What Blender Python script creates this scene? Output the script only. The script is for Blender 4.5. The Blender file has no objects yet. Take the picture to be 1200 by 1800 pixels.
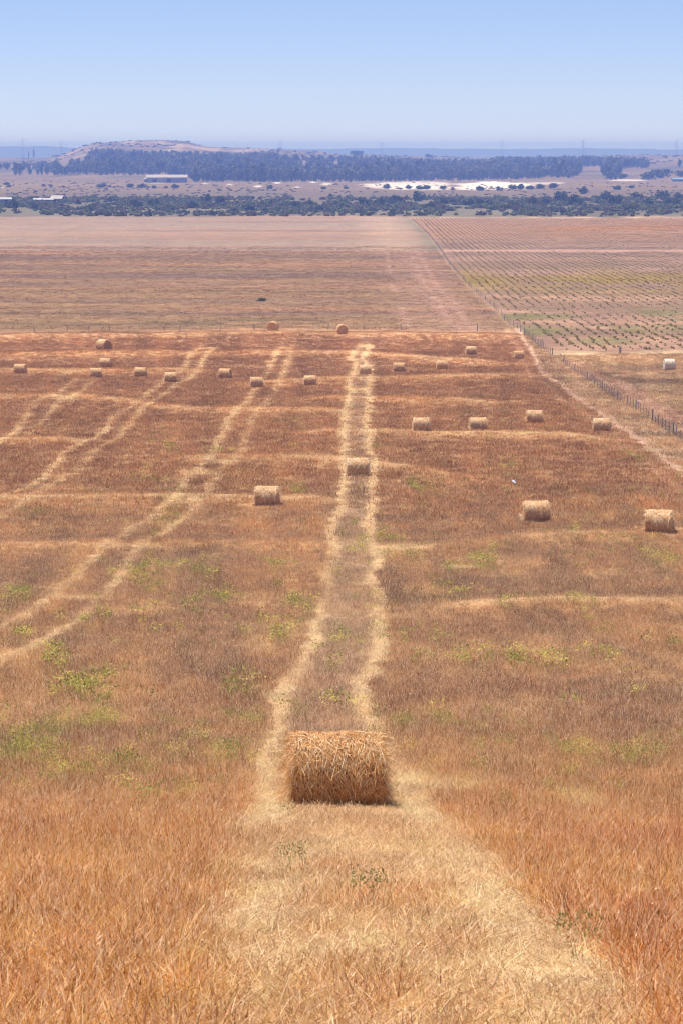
import bpy, math, random
import numpy as np

# ---------------------------------------------------------------- camera, sky, sun, exposure
sc = bpy.context.scene
rng = np.random.default_rng(7)
random.seed(7)
F, CX, CY, HOR = 5000.0, 600.0, 900.0, 262.0       # focal length and principal point in photo pixels
PITCH = math.atan((CY - HOR) / F)

cam_data = bpy.data.cameras.new('camera')
cam = bpy.data.objects.new('camera', cam_data)
sc.collection.objects.link(cam)
cam_data.sensor_fit = 'VERTICAL'
cam_data.sensor_height = 36.0
cam_data.lens = 36.0 * F / 1800.0
cam_data.clip_start = 0.5
cam_data.clip_end = 60000
cam.location = (0, 0, 0)
cam.rotation_euler = (math.pi / 2 - PITCH, 0, 0)
cam_data.dof.use_dof = True
cam_data.dof.focus_distance = 52
cam_data.dof.aperture_fstop = 14
sc.camera = cam

SUN_EL, SUN_AZ = 73.0, -58.0                       # degrees; azimuth from +Y (view direction), negative = left
world = bpy.data.worlds.new('World')
sc.world = world
world.use_nodes = True
wn = world.node_tree
wn.nodes.clear()
sky = wn.nodes.new('ShaderNodeTexSky')
sky.sky_type = 'NISHITA'
sky.sun_disc = False
sky.sun_elevation = math.radians(SUN_EL)
sky.sun_rotation = math.radians(SUN_AZ)
sky.altitude = 1500
sky.air_density = 0.7
sky.dust_density = 0.0
sky.ozone_density = 4.0
wtint = wn.nodes.new('ShaderNodeMix')
wtint.data_type = 'RGBA'
wtint.blend_type = 'MULTIPLY'
wtint.inputs[0].default_value = 1.0
wtint.inputs[7].default_value = (0.83, 0.77, 0.90, 1)
wb = wn.nodes.new('ShaderNodeBackground')
wb.inputs['Strength'].default_value = 0.10
wo = wn.nodes.new('ShaderNodeOutputWorld')
wn.links.new(sky.outputs[0], wtint.inputs[6])
wn.links.new(wtint.outputs[2], wb.inputs[0])
wn.links.new(wb.outputs[0], wo.inputs[0])

sd = bpy.data.lights.new('sun', 'SUN')
sd.energy = 5.0
sd.angle = math.radians(0.5)
sd.color = (1.0, 0.95, 0.875)
sun = bpy.data.objects.new('sun', sd)
sc.collection.objects.link(sun)
_a, _e = math.radians(SUN_AZ), math.radians(SUN_EL)
SUNDIR = np.array([math.sin(_a) * math.cos(_e), math.cos(_a) * math.cos(_e), math.sin(_e)])
from mathutils import Vector
sun.rotation_euler = Vector(SUNDIR.tolist()).to_track_quat('Z', 'Y').to_euler()
sun.location = (-60, 120, 260)

vs = sc.view_settings
vs.view_transform = 'Standard'
vs.look = 'None'
vs.exposure = 0.5
vs.gamma = 1.0
vs.use_curve_mapping = False
cy = sc.cycles
cy.use_denoising = True
try:
    cy.denoiser = 'OPENIMAGEDENOISE'
    cy.denoising_input_passes = 'RGB_ALBEDO_NORMAL'
    cy.denoising_prefilter = 'ACCURATE'
except Exception:
    pass
cy.max_bounces = 5
cy.diffuse_bounces = 2
cy.glossy_bounces = 1
cy.transmission_bounces = 3
cy.volume_bounces = 1
cy.use_adaptive_sampling = True
cy.adaptive_threshold = 0.01
cy.pixel_filter_type = 'BLACKMAN_HARRIS'
cy.filter_width = 1.15
HAZE_DENSITY = 2.0e-4
HAZE_COLOR = (0.23, 0.39, 1.0)      # scattering strength per channel: blue most

# ---------------------------------------------------------------- helpers
C = sc.collection


def lin(r, g, b, k=1.0):
    o = []
    for v in (r, g, b):
        v /= 255.0
        o.append((v / 12.92 if v <= 0.04045 else ((v + 0.055) / 1.055) ** 2.4) * k)
    return np.array(o)


def sm(a, b, x):
    t = np.clip((x - a) / (b - a), 0, 1)
    return t * t * (3 - 2 * t)


def _hash(ix, iy, seed):
    h = (ix.astype(np.int64) * 374761393 + iy.astype(np.int64) * 668265263 + seed * 1442695041) & 0xFFFFFFFF
    h = ((h ^ (h >> 13)) * 1274126177) & 0xFFFFFFFF
    h = h ^ (h >> 16)
    return (h & 0xFFFFFF) / float(0xFFFFFF)


def vnoise(x, y, seed=0):
    xi, yi = np.floor(x), np.floor(y)
    fx, fy = x - xi, y - yi
    fx, fy = fx * fx * (3 - 2 * fx), fy * fy * (3 - 2 * fy)
    a, b = _hash(xi, yi, seed), _hash(xi + 1, yi, seed)
    c, d = _hash(xi, yi + 1, seed), _hash(xi + 1, yi + 1, seed)
    return (a + (b - a) * fx) * (1 - fy) + (c + (d - c) * fx) * fy


def fbm(x, y, seed=0, octv=4, g=0.5):
    s, a, t = 0.0, 1.0, 0.0
    for i in range(octv):
        s = s + a * vnoise(x * 2 ** i + 17.3 * i, y * 2 ** i - 9.1 * i, seed + i * 13)
        t += a
        a *= g
    return s / t


# ---------------------------------------------------------------- terrain profile (eye at z = 0)
PD = np.array([-80, -20, 0, 13.5, 40.5, 60, 103, 128, 163, 232, 330, 420, 500, 680, 860, 1350, 1900, 2900, 4000, 20000], float)
PH = np.array([3.5, 1.6, 1.72, 4.25, 9.38, 12.3, 16.9, 18.5, 20.3, 22.8, 25.6, 26.9, 27.7, 29.3, 30.4, 32.2, 32.9, 33.0, 33.0, 33.0], float)
_m = np.zeros_like(PD)
_s = np.diff(PH) / np.diff(PD)
for i in range(1, len(PD) - 1):
    if _s[i - 1] * _s[i] > 0:
        _m[i] = 2 * _s[i - 1] * _s[i] / (_s[i - 1] + _s[i])
_m[0], _m[-1] = _s[0], 0


def profile(y):
    y = np.clip(np.asarray(y, float), PD[0], PD[-1])
    k = np.clip(np.searchsorted(PD, y) - 1, 0, len(PD) - 2)
    h = PD[k + 1] - PD[k]
    t = (y - PD[k]) / h
    return -((2 * t**3 - 3 * t**2 + 1) * PH[k] + (t**3 - 2 * t**2 + t) * h * _m[k]
             + (-2 * t**3 + 3 * t**2) * PH[k + 1] + (t**3 - t**2) * h * _m[k + 1])


BANKS = []      # (xs, ys, height, width): low contour banks crossing the slope, filled below


def terrain(x, y):
    x, y = np.asarray(x, float), np.asarray(y, float)
    z = profile(y)
    near = sm(5, 30, y)
    z = z + near * (fbm(x / 9.0, y / 14.0, 3, 3) - 0.5) * 0.28 * (1 + sm(100, 400, y) * 1.0) * (1 - sm(900, 1800, y) * .6)
    for xs, ys, H, w, x0, x1, fx in BANKS:
        yb = np.interp(x, xs, ys)
        d = (y - yb) / w
        m = sm(x0 - fx, x0 + fx, x) * (1 - sm(x1 - fx, x1 + fx, x))
        z = z + H * np.exp(-d * d) * m
    return z


_cp, _sp = math.cos(PITCH), math.sin(PITCH)


def ray(px, py):
    u, v = (px - CX) / F, (CY - py) / F
    d = np.array([u, _cp + v * _sp, -_sp + v * _cp])
    return d / d[1]


_ys = np.geomspace(4, 19000, 5000)


def gp(px, py):
    """world point where the line of sight through photo pixel (px, py) meets the ground"""
    d = ray(px, py)
    f = d[2] * _ys - terrain(d[0] * _ys, _ys)
    k = np.argmax(f < 0)
    if f[k] >= 0:
        k = len(_ys) - 1
    a, b = _ys[k - 1], _ys[k]
    for _ in range(30):
        m = 0.5 * (a + b)
        if d[2] * m - terrain(d[0] * m, m) < 0:
            b = m
        else:
            a = m
    return np.array([d[0] * b, b, float(terrain(d[0] * b, b))])


def zpix(py, dist):
    return float(ray(CX, py)[2] * dist)


def topix(x, y, z):
    v = -_sp * y * -1.0
    dep = _cp * y - _sp * z
    up = _sp * y + _cp * z
    return CX + F * x / dep, CY - F * up / dep


# contour banks, as lines over the field
_bk = [([(-300, 972), (0, 966), (300, 958), (600, 962)], .30, 2.6), ([(640, 968), (760, 968), (900, 950), (1200, 938), (1500, 932)], .30, 2.6),
       ([(-300, 885), (0, 880), (300, 876), (600, 882)], .28, 3.0), ([(340, 806), (500, 808), (620, 812), (800, 838)], .35, 3.0),
       ([(560, 760), (800, 766), (1000, 768), (1060, 775)], .35, 3.6), ([(-300, 704), (0, 700), (150, 698), (330, 722), (600, 724)], .35, 4.0),
       ([(-300, 780), (0, 776), (150, 776)], .3, 3.0), ([(560, 700), (700, 704), (860, 708)], .35, 4.5),
       ([(-300, 655), (0, 654), (350, 652)], .35, 5.0), ([(420, 676), (620, 668), (900, 660)], .35, 5.0),
       ([(-300, 630), (0, 628), (300, 622), (620, 622), (880, 640)], .4, 6.0),
       ([(-300, 597), (0, 594), (450, 588), (900, 592)], .45, 6.0),
       ([(800, 1066), (1000, 1058), (1200, 1062), (1500, 1066)], .22, 2.0)]
_tmp = []
for pts, H, w in _bk:
    P = np.array([gp(*p) for p in pts])
    _tmp.append((P[:, 0], P[:, 1], H, w, P[0, 0], P[-1, 0], 0.01 * P[0, 1]))
BANKS[:] = _tmp


# ---------------------------------------------------------------- lines on the ground: tracks, road, fence
def xline(pts):
    P = np.array([gp(*p) for p in pts])
    o = np.argsort(P[:, 1])
    return P[o, 1], P[o, 0]


TRACKS = [xline(t) for t in (
    [(634, 604), (622, 618), (617, 628), (625, 640), (622, 652), (613, 672), (617, 688), (611, 702), (606, 720), (603, 745), (606, 760), (604, 778), (606, 800), (604, 822), (602, 845), (599, 870), (603, 886), (590, 910), (582, 935), (579, 950), (588, 962), (584, 985), (570, 1012), (575, 1032), (569, 1062), (555, 1100), (545, 1145), (530, 1170), (505, 1200), (490, 1225), (492, 1250), (488, 1275), (480, 1310), (470, 1350), (465, 1390), (475, 1430), (455, 1480)],
    [(648, 604), (645, 620), (638, 630), (648, 645), (650, 665), (646, 690), (650, 705), (646, 725), (640, 745), (651, 765), (646, 785), (652, 800), (658, 820), (655, 850), (657, 880), (648, 910), (650, 940), (656, 960), (668, 980), (655, 1005), (650, 1030), (666, 1046), (660, 1075), (669, 1110), (665, 1150), (650, 1180), (634, 1205), (638, 1235), (648, 1270), (660, 1300), (690, 1350), (712, 1400), (755, 1450), (830, 1520), (880, 1600), (950, 1670), (1020, 1760), (1070, 1830)],
    [(490, 612), (484, 628), (476, 640), (470, 660), (452, 682), (444, 692), (436, 703), (414, 720), (402, 735), (398, 755), (385, 775), (372, 800), (365, 808), (332, 832), (320, 855), (308, 872), (290, 890), (270, 908), (240, 925), (215, 945), (180, 960), (160, 985), (145, 1005), (95, 1045), (50, 1080), (0, 1105), (-60, 1130)],
    [(514, 612), (508, 625), (505, 640), (496, 660), (488, 680), (482, 690), (470, 705), (452, 725), (440, 745), (432, 765), (428, 780), (418, 800), (410, 814), (385, 828), (370, 855), (352, 880), (338, 902), (308, 922), (285, 942), (247, 960), (235, 980), (220, 1005), (190, 1040), (165, 1065), (138, 1092), (100, 1110), (50, 1140), (0, 1160), (-60, 1190)],
    [(350, 612), (334, 627), (320, 647), (304, 662), (284, 674), (262, 692), (240, 708), (213, 726), (195, 737), (186, 755), (165, 772), (125, 787), (105, 810), (85, 830), (60, 850), (30, 865), (0, 875), (-60, 900)],
    [(380, 613), (361, 627), (346, 650), (336, 665), (312, 674), (300, 686), (274, 702), (262, 712), (244, 722), (235, 742), (215, 762), (195, 778), (165, 792), (150, 812), (130, 832), (80, 856), (50, 876), (20, 900), (-20, 925)],
    [(134, 667), (118, 680), (102, 692), (66, 704), (56, 720), (40, 742), (10, 770), (-40, 800)],
    [(164, 667), (150, 680), (133, 693), (106, 706), (84, 732), (70, 745), (30, 775)],
)]
TRK_END = [(gp(475, 1470)[1], gp(634, 604)[1])] + [(a[0], a[-1]) for a, b in TRACKS[1:]]
ROAD = xline([(900, 560), (918, 592), (936, 621), (945, 642), (956, 659), (987, 676), (1007, 696), (1036, 716), (1064, 732), (1087, 750), (1115, 767), (1143, 787), (1200, 830), (1300, 905), (1500, 1040)])
_fp = [(722, 384), (733, 394), (752, 412), (768, 432), (781, 451), (788, 462), (810, 490), (829, 509), (850, 526), (868, 542), (893, 568), (907, 576), (921, 589), (941, 604), (962, 620), (982, 632), (1005, 651), (1033, 668), (1055, 684), (1078, 699), (1106, 714), (1139, 735), (1176, 760), (1196, 773), (1240, 802), (1320, 850), (1500, 950)]
FENCE = xline(_fp)
PINK = xline([(1005, 640), (1015, 648), (1045, 662), (1075, 672), (1105, 682), (1125, 698), (1150, 712), (1180, 730), (1210, 745)])
PINK2 = xline([(985, 628), (1010, 640), (1030, 655), (1060, 672), (1085, 690), (1100, 698), (1150, 722), (1190, 750), (1230, 780)])
HF = [gp(*p) for p in [(-200, 588), (0, 585), (200, 583), (400, 581), (551, 578), (728, 581), (835, 582), (896, 583)]]
HFX, HFY = np.array([p[0] for p in HF]), np.array([p[1] for p in HF])
Y440 = gp(600, 441)[1]
Y383 = gp(600, 381)[1]


def xdist(line, x, y):
    ys, xs = line
    xt = np.interp(y, ys, xs)
    sl = (np.interp(y + 1.0, ys, xs) - np.interp(y - 1.0, ys, xs)) / 2.0
    return (x - xt) / np.sqrt(1 + sl * sl)


GREENS = []
for px, py, rx, ry, s in [
    (140, 1290, 100, 22, 1.1), (60, 1340, 90, 40, .9), (290, 1310, 90, 25, .8), (110, 1370, 120, 50, .6), (250, 1350, 80, 40, .55),
    (400, 1060, 60, 15, 1.1), (330, 1070, 60, 15, .9), (520, 1060, 42, 16, 1.2), (430, 1050, 45, 12, 1.1), (250, 1080, 60, 20, .5), (30, 1055, 60, 20, .7),
    (290, 1005, 80, 12, .55), (500, 1000, 70, 12, .55), (90, 1165, 50, 7, .75), (160, 1228, 45, 10, .9), (330, 1222, 60, 9, .55), (450, 1290, 26, 25, .6),
    (720, 1278, 42, 20, 1.0), (775, 1280, 40, 16, 1.0), (700, 1305, 36, 28, .7), (960, 1300, 65, 26, .55), (1000, 1342, 60, 15, .5), (760, 1225, 32, 8, .9),
    (810, 1128, 26, 8, 1.2), (985, 1112, 26, 6, .9), (1160, 1115, 42, 14, .9), (870, 970, 26, 6, 1.2), (800, 1005, 26, 8, .9), (750, 1055, 70, 16, .95),
    (850, 1003, 40, 22, .5), (1000, 1056, 45, 8, .9), (1110, 1020, 100, 14, .5), (730, 985, 32, 15, .6), (980, 945, 70, 9, .5), (1005, 1255, 28, 9, .8),
    (1030, 1165, 34, 7, .5), (980, 1380, 100, 18, .45), (1120, 1350, 80, 22, .45), (330, 1440, 100, 22, .5), (330, 1590, 60, 28, .35), (200, 1545, 50, 18, .35),
    (340, 870, 60, 16, .7), (385, 882, 50, 16, .7), (330, 905, 60, 12, .6), (240, 840, 32, 12, .6), (60, 905, 55, 9, .6), (120, 870, 60, 11, .6),
    (500, 740, 55, 11, .7), (490, 850, 42, 11, .6), (720, 850, 42, 30, .5), (640, 855, 20, 17, .6), (880, 830, 52, 12, .5), (830, 890, 60, 14, .4),
    (150, 650, 60, 6, .3), (470, 690, 60, 6, .4), (700, 690, 80, 10, .4), (340, 672, 40, 5, .6), (240, 672, 40, 5, .4), (460, 527, 16, 3, .8), (1100, 905, 80, 12, .4),
    (60, 1400, 90, 30, .5), (100, 432, 90, 5, .5), (350, 441, 60, 3, .4), (1140, 1200, 70, 10, .4), (620, 1230, 40, 18, .3), (190, 720, 60, 6, .4), (920, 770, 40, 10, .4)]:
    c = gp(px, py)
    a, b = gp(px, py - ry), gp(px, py + ry)
    GREENS.append((c[0], c[1], rx * c[1] / F, max(0.5, (a[1] - b[1]) / 2), s))


def greenmask(x, y):
    g = np.zeros_like(x)
    for cx, cyy, rx, ry, s in GREENS:
        k = np.where((np.abs(x - cx) < 2.4 * rx) & (np.abs(y - cyy) < 2.4 * ry))[0]
        if len(k):
            g[k] = np.maximum(g[k], s * np.exp(-((x[k] - cx) / rx)**2 - ((y[k] - cyy) / ry)**2))
    sc_ = 0.9 + y / 60.0
    n = fbm(x / (sc_ * .7), y / (sc_ * 1.2), 41, 4, .65)
    inf = (y < np.interp(x, HFX, HFY))
    return np.clip(sm(0.20, 0.80, g * (2.6 * n - .45)) + inf * 0.85 * sm(0.60, 0.74, n) * sm(35, 60, y) * (1 - sm(170, 260, y)), 0, 1)


SAND = [(640, 800, 319, 334, .8), (790, 932, 319.5, 334, 1.0), (700, 760, 323, 333, 1.0), (480, 494, 320, 322.5, 1), (448, 460, 326, 329, .9), (518, 527, 328, 330.5, .7), (546, 556, 318.5, 321.5, .9), (565, 585, 321, 326, .6), (1068, 1142, 315.5, 318.5, .8), (355, 366, 321.5, 324, .8), (398, 408, 323, 326, .7), (0, 8, 326, 332, .3), (925, 990, 320, 324, .5), (255, 300, 318, 322, .5), (440, 446, 302, 304, .5)]


def field(x, y):
    """surface colour of the land at (x, y), linear, plus the straw amount (0..1) and the green amount"""
    n = len(x)
    px, py = topix(x, y, profile(y))
    col = np.zeros((n, 3))

    def put(c, m):
        nonlocal col
        m = np.clip(m, 0, 1)[:, None]
        col = col * (1 - m) + c * m
    yf = np.interp(x, HFX, HFY)
    xf = xdist(FENCE, x, y)
    xr = xdist(ROAD, x, y)
    big = fbm(x / 14, y / 22, 5, 4)
    med = fbm(x / 3.5, y / 6.0, 9, 4)
    fine = fbm(x / 0.8, y / 1.3, 15, 3)
    # main hay field
    red, org, tan, dk = lin(200, 152, 106), lin(222, 172, 112), lin(236, 196, 144), lin(164, 122, 90)
    col[:] = red
    put(org, sm(.45, .72, big) * .75)
    put(dk, sm(.52, .75, fbm(x / 8, y / 9, 61, 4)) * .7)
    put(tan, sm(.50, .78, med) * .45)
    put(lin(252, 182, 98), (1 - sm(26, 56, y)) * .85)
    put(lin(226, 150, 80), (1 - sm(30, 44, y)) * sm(1.6, 3.0, x * 28 / np.maximum(y, 14)) * sm(.42, .6, med) * .7)
    put(lin(190, 150, 114), sm(250, 400, y) * .7)
    # faint seed rows running away from the eye
    rows = fbm((x + 0.06 * y) / 1.5, y / 60, 23, 3)
    put(org * 1.12, sm(.58, .72, rows) * .5 * sm(50, 80, y))
    put(dk, sm(.42, .30, rows) * .5 * sm(50, 80, y))
    put(lin(184, 138, 102), sm(110, 210, y) * .65)
    straw = np.zeros(n)
    for xs, ys, H, w, x0, x1, fx in BANKS:
        yb = np.interp(x, xs, ys)
        m = sm(x0 - 2 * fx, x0 + fx, x) * (1 - sm(x1 - fx, x1 + 2 * fx, x))
        e = np.exp(-((y - yb + w * .35) / (w * .8))**2)
        put(lin(226, 174, 122), m * e * np.clip(.35 + .9 * big, 0, 1))
        e2 = np.exp(-((y - yb + w * .1) / (w * .42))**2)
        put(lin(236, 198, 152), m * e2 * sm(.34, .60, fbm(x / 9, y / 8, 71, 3)) * .7)
        straw = np.maximum(straw, m * e2 * sm(.34, .58, fbm(x / 9, y / 8, 71, 3)) * .7)
        e3 = np.exp(-((y - yb - w * 1.6) / (w * .9))**2)
        put(dk, m * e3 * .45)
    main = (y < yf) & (xr < 2)
    # the wide pale swath by the near bale, and the strips of straw left behind the baler
    xl = np.interp(y, *TRACKS[0])
    xrr = np.interp(y, *TRACKS[1])
    inside = sm(-.25, .25, x - xl) * (1 - sm(-.25, .25, x - xrr))
    put(lin(214, 182, 148), inside * (y > 36) * (y < 410) * (.45 + .3 * med))
    lx = np.interp(y, [8, 13.5, 20, 28, 34, 38, 41], [-.75, -.65, -.86, -1.05, -1.35, -1.15, -1.1])
    near = sm(-.18, .18, x - lx + (fine - .5) * .5) * (1 - sm(-.3, .3, x - xrr - .1 + (med - .5) * .6)) * (1 - sm(41, 47, y))
    pale = near * np.clip(.52 + 2.1 * (fbm(x / .8, y / 2.4, 33, 3) - .42), 0.05, 1)
    put(lin(255, 186, 122), near * .85)
    put(lin(255, 204, 152), pale * .95)
    straw = np.maximum(straw, pale)
    lpatch = np.exp(-((x + .55 - .0 * y) / .33)**2) * sm(15, 19, y) * (1 - sm(30, 38, y))
    put(lin(255, 208, 160), lpatch * .85 * sm(.25, .5, fine))
    straw = np.maximum(straw, lpatch * .8)
    for k, t in enumerate(TRACKS):
        d = np.abs(xdist(t, x, y) + (fbm(x / .7, y / 2.2, 50 + k, 2) - .5) * .34 * (1 + y / 300))
        w = (.17 if k < 2 else .14) + .10 * fbm(x * 0, y / 5, 80 + k, 2) + .0007 * y
        if k == 1:
            w = w + .06 * (1 - sm(30, 46, y))          # the thick straw row in the foreground
        m = 1 - sm(w * .75, w * 1.2, d)
        y0, y1 = t[0][0], t[0][-1]
        m = m * sm(y0 - 3, y0 + 3, y) * (1 - sm(y1 - 6, y1 + 6, y))
        br = fbm(x * 0 + k * 7, y / (4 + y / 25), 90 + k, 3)
        m = m * np.clip(.25 + 1.7 * br, .2, 1)
        if k >= 2:
            m = m * np.clip(.15 + 1.25 * fbm(x * 0 + k * 3, y / (9 + y / 18), 190 + k, 2), 0, .8)
        put(np.where((y < 45)[:, None], lin(255, 208, 158), lin(246, 208, 158)), m * np.where(y < 120, .95, .85))
        straw = np.maximum(straw, m)
    # pads of straw across the paired strips, round the bales
    for (ax, ay, rx_, ry_) in [(605, 954, 38, 6), (322, 882, 34, 7), (345, 830, 30, 4), (392, 813, 28, 4), (632, 685, 18, 5), (118, 693, 25, 4), (120, 655, 10, 6), (720, 1380, 46, 30), (478, 1395, 24, 40), (1020, 1412, 40, 20), (800, 1385, 70, 14), (240, 962, 60, 5), (700, 962, 60, 5), (1190, 1078, 22, 5), (810, 997, 34, 3), (923, 762, 18, 3), (800, 762, 30, 3), (130, 1052, 35, 5), (365, 613, 16, 2.5), (502, 612, 12, 2)]:
        c = gp(ax, ay)
        ry2 = (gp(ax, ay - ry_)[1] - gp(ax, ay + ry_)[1]) / 2
        rx2 = rx_ * c[1] / F
        e = np.exp(-((x - c[0]) / rx2)**4 - ((y - c[1]) / ry2)**4) * np.clip(.3 + 1.2 * (fine - .2), 0, 1)
        put(lin(250, 212, 160), e * .9)
        straw = np.maximum(straw, e * .7)
    g = greenmask(x, y)
    put(lin(150, 150, 84), g * .15 * (1 - straw * .6))
    # strip beside the road, and the road
    strip = sm(-1.2, 1.2, xr)
    sc_ = lin(214, 180, 142) * (0.75 + .5 * med)[:, None]
    col = col * (1 - strip[:, None]) + sc_ * strip[:, None]
    put(lin(158, 140, 112), strip * sm(.55, .75, fbm(x / 4, y / 7, 88, 4)) * .7)
    # second field beyond the cross fence
    st1 = fbm(x / 70 + .002 * y, y / 7, 101, 4)
    st2 = fbm(x / 160, y / 22, 107, 4)
    f2 = lin(146, 116, 84)[None] * (.66 + .66 * st1)[:, None]
    f2 = f2 * (1 - .55 * sm(.45, .7, st2)[:, None]) + lin(108, 86, 80)[None] * .55 * sm(.45, .7, st2)[:, None]
    f2 = f2 + (lin(172, 124, 92) - f2) * (sm(.62, .8, fbm(x / 120, y / 11, 115, 4)) * .8)[:, None]
    m2 = sm(-9, 7, y - yf + (fbm(x / 12, y / 12, 117, 3) - .5) * 14)
    col = col * (1 - m2[:, None]) + f2 * m2[:, None]
    put(lin(190, 152, 114), np.exp(-((y - yf + 9) / 9)**2) * .7 * (xr < 0))
    put(lin(96, 84, 56), m2 * np.exp(-((y - yf - 24) / 8)**2) * sm(.45, .62, fbm(x / 12, y / 6, 119, 3)) * .7 * (x < -2))
    put(lin(108, 112, 66), m2 * g * .8)
    # track strip left of the far fence
    ts = np.exp(-((xf + 9) / (6 + .0 * y))**2) * m2
    put(lin(168, 132, 110), ts * (.35 + .7 * fbm(x / 2.4, y / 40, 123, 3)))
    for off in (-6.5, -9.0, -16.0):
        put(lin(182, 146, 126), m2 * np.exp(-((xf - off) / .55)**2) * .7 * sm(.3, .55, fbm(x / 5, y / 30, 127, 3)))
    # pale fields further out
    m3 = sm(Y440 - 12, Y440 + 12, y)
    f3 = lin(152, 130, 110)[None] * (.6 + .76 * fbm(x / 200, y / 30, 131, 4))[:, None]
    f3 = f3 + (lin(168, 126, 98) - f3) * (sm(.5, .75, fbm(x / 260, y / 26, 137, 4)) * .75)[:, None]
    col = col * (1 - m3[:, None]) + f3 * m3[:, None]
    put(lin(172, 132, 102), np.exp(-((y - Y440) / 13)**2) * .45)
    put(lin(206, 172, 136), m3 * np.exp(-((xf + 14) / 9)**2) * .3)
    put(lin(110, 112, 80), m3 * np.exp(-((xf + 1) / 3.0)**2) * .5)
    # right of the fence: rough ground, then the planted block
    r = sm(-.6, .6, xf)
    rb = lin(212, 180, 142)[None] * (.7 + .55 * med)[:, None]
    rb = rb + (lin(152, 124, 100) - rb) * (sm(.5, .7, fbm(x / 6, y / 14, 141, 4)) * .8)[:, None]
    col = col * (1 - r[:, None]) + rb * r[:, None]
    put(lin(222, 184, 158), r * (1 - sm(.5, 1.3, np.abs(xdist(PINK, x, y)))) * .7 * (y < 360) * (y > PINK[0][0]))
    put(lin(220, 182, 154), r * (1 - sm(.35, .9, np.abs(xdist(PINK2, x, y)))) * .7 * (y < 360) * (y > PINK2[0][0]))
    put(lin(226, 190, 146), r * np.exp(-((y - 352) / 14)**2) * .75 * sm(12, 30, x))
    pv = r * sm(368, 376, y) * (1 - sm(Y383 - 30, Y383 - 10, y))
    soil = lin(170, 134, 110)[None] * (.75 + .5 * fbm(x / 5, y / 16, 147, 3))[:, None]
    gr = lin(126, 102, 80)
    soil = soil + (gr - soil) * (np.clip(sm(.40, .62, fbm(x / 60, y / 26, 151, 4)) * .9 + sm(620, 700, y) * .5, 0, 1) * .75)[:, None]
    soil = soil + (lin(122, 116, 72) - soil) * (sm(380, 400, y) * (1 - sm(470, 520, y)) * sm(.42, .62, fbm(x / 9, y / 18, 155, 3)) * .8)[:, None]
    ye = np.exp(-((y - 635) / 70)**2) * sm(.35, .6, fbm(x / 20, y / 40, 157, 3))
    soil = soil + (lin(142, 120, 44) - soil) * (ye * .75)[:, None]
    far = sm(Y440 + 60, Y440 + 220, y)
    soil = soil + (lin(170, 128, 92) - soil) * (far * .7)[:, None]
    ye2 = np.exp(-((y - 1130) / 110)**2) * sm(60, 100, x) * sm(.3, .6, fbm(x / 90, y / 60, 159, 3))
    soil = soil + (lin(178, 120, 50) - soil) * (ye2 * .7)[:, None]
    col = col * (1 - pv[:, None]) + soil * pv[:, None]
    put(lin(190, 150, 130), r * np.exp(-((y - Y440) / 12)**2) * .85)
    put(lin(186, 154, 130), np.exp(-((y - Y383 + 28) / 18)**2) * .5 * (x > 0))
    put(lin(176, 142, 120), np.exp(-((y - Y383 + 28) / 30)**2) * .3 * (x <= 0))
    # road
    rd = np.exp(-(xr / .42)**2) * (y < yf + 6) * (y > 60)
    put(lin(226, 186, 158), rd * .85)
    put(lin(226, 184, 146), np.exp(-((xr + 1.6) / .35)**2) * .6 * (y < yf + 6) * (y > 60))
    # scrub band and plain
    m4 = sm(Y383 - 8, Y383 + 30, y + (fbm(x / 30, x * 0, 163, 4) - .5) * 90)
    f4 = lin(118, 110, 88)[None] * (.6 + .7 * fbm(x / 40, y / 90, 161, 4))[:, None]
    col = col * (1 - m4[:, None]) + f4 * m4[:, None]
    m5 = sm(1750, 2000, y)
    f5 = lin(138, 116, 88)[None] * (.72 + .5 * fbm(x / 120, y / 120, 167, 4))[:, None]
    f5 = f5 + (lin(112, 98, 80) - f5) * ((1 - sm(2050, 2500, y)) * .65)[:, None]
    f5 = f5 + (lin(106, 98, 82) - f5) * (sm(.58, .74, fbm(x / 30, y / 60, 169, 4)) * .6)[:, None]
    col = col * (1 - m5[:, None]) + f5 * m5[:, None]
    e = (vnoise(x / 25, y / 90, 173) - .5)
    for x0, x1, y0, y1, s in SAND:
        cxp, cyp = (x0 + x1) / 2, (y0 + y1) / 2
        q = ((px - cxp) / ((x1 - x0) / 2))**2 + ((py - cyp) / ((y1 - y0) / 2))**2 + e * .9
        put(lin(240, 226, 210), (1 - sm(.55, 1.25, q + 1.2 * (fbm(x / 12, y / 40, 175, 3) - .5))) * s * .95 * (y > 1700))
    return np.clip(col, 0.005, 0.9), straw, g


# ---------------------------------------------------------------- materials
def new_mat(name):
    m = bpy.data.materials.new(name)
    m.use_nodes = True
    nt = m.node_tree
    nt.nodes.clear()
    return m, nt, nt.nodes, nt.links


def mix_rgb(nt, mode, fac, a, b):
    n = nt.nodes.new('ShaderNodeMix')
    n.data_type = 'RGBA'
    n.blend_type = mode
    for sock, v in ((0, fac), (6, a), (7, b)):
        if hasattr(v, 'is_output'):
            nt.links.new(v, n.inputs[sock])
        elif v is not None:
            n.inputs[sock].default_value = v if sock == 0 else (*v, 1)
    return n.outputs[2]


def noise_node(nt, vec, scale, detail=4, rough=.6):
    n = nt.nodes.new('ShaderNodeTexNoise')
    n.inputs['Scale'].default_value = scale
    n.inputs['Detail'].default_value = detail
    n.inputs['Roughness'].default_value = rough
    if vec is not None:
        nt.links.new(vec, n.inputs['Vector'])
    return n.outputs['Fac']


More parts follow.
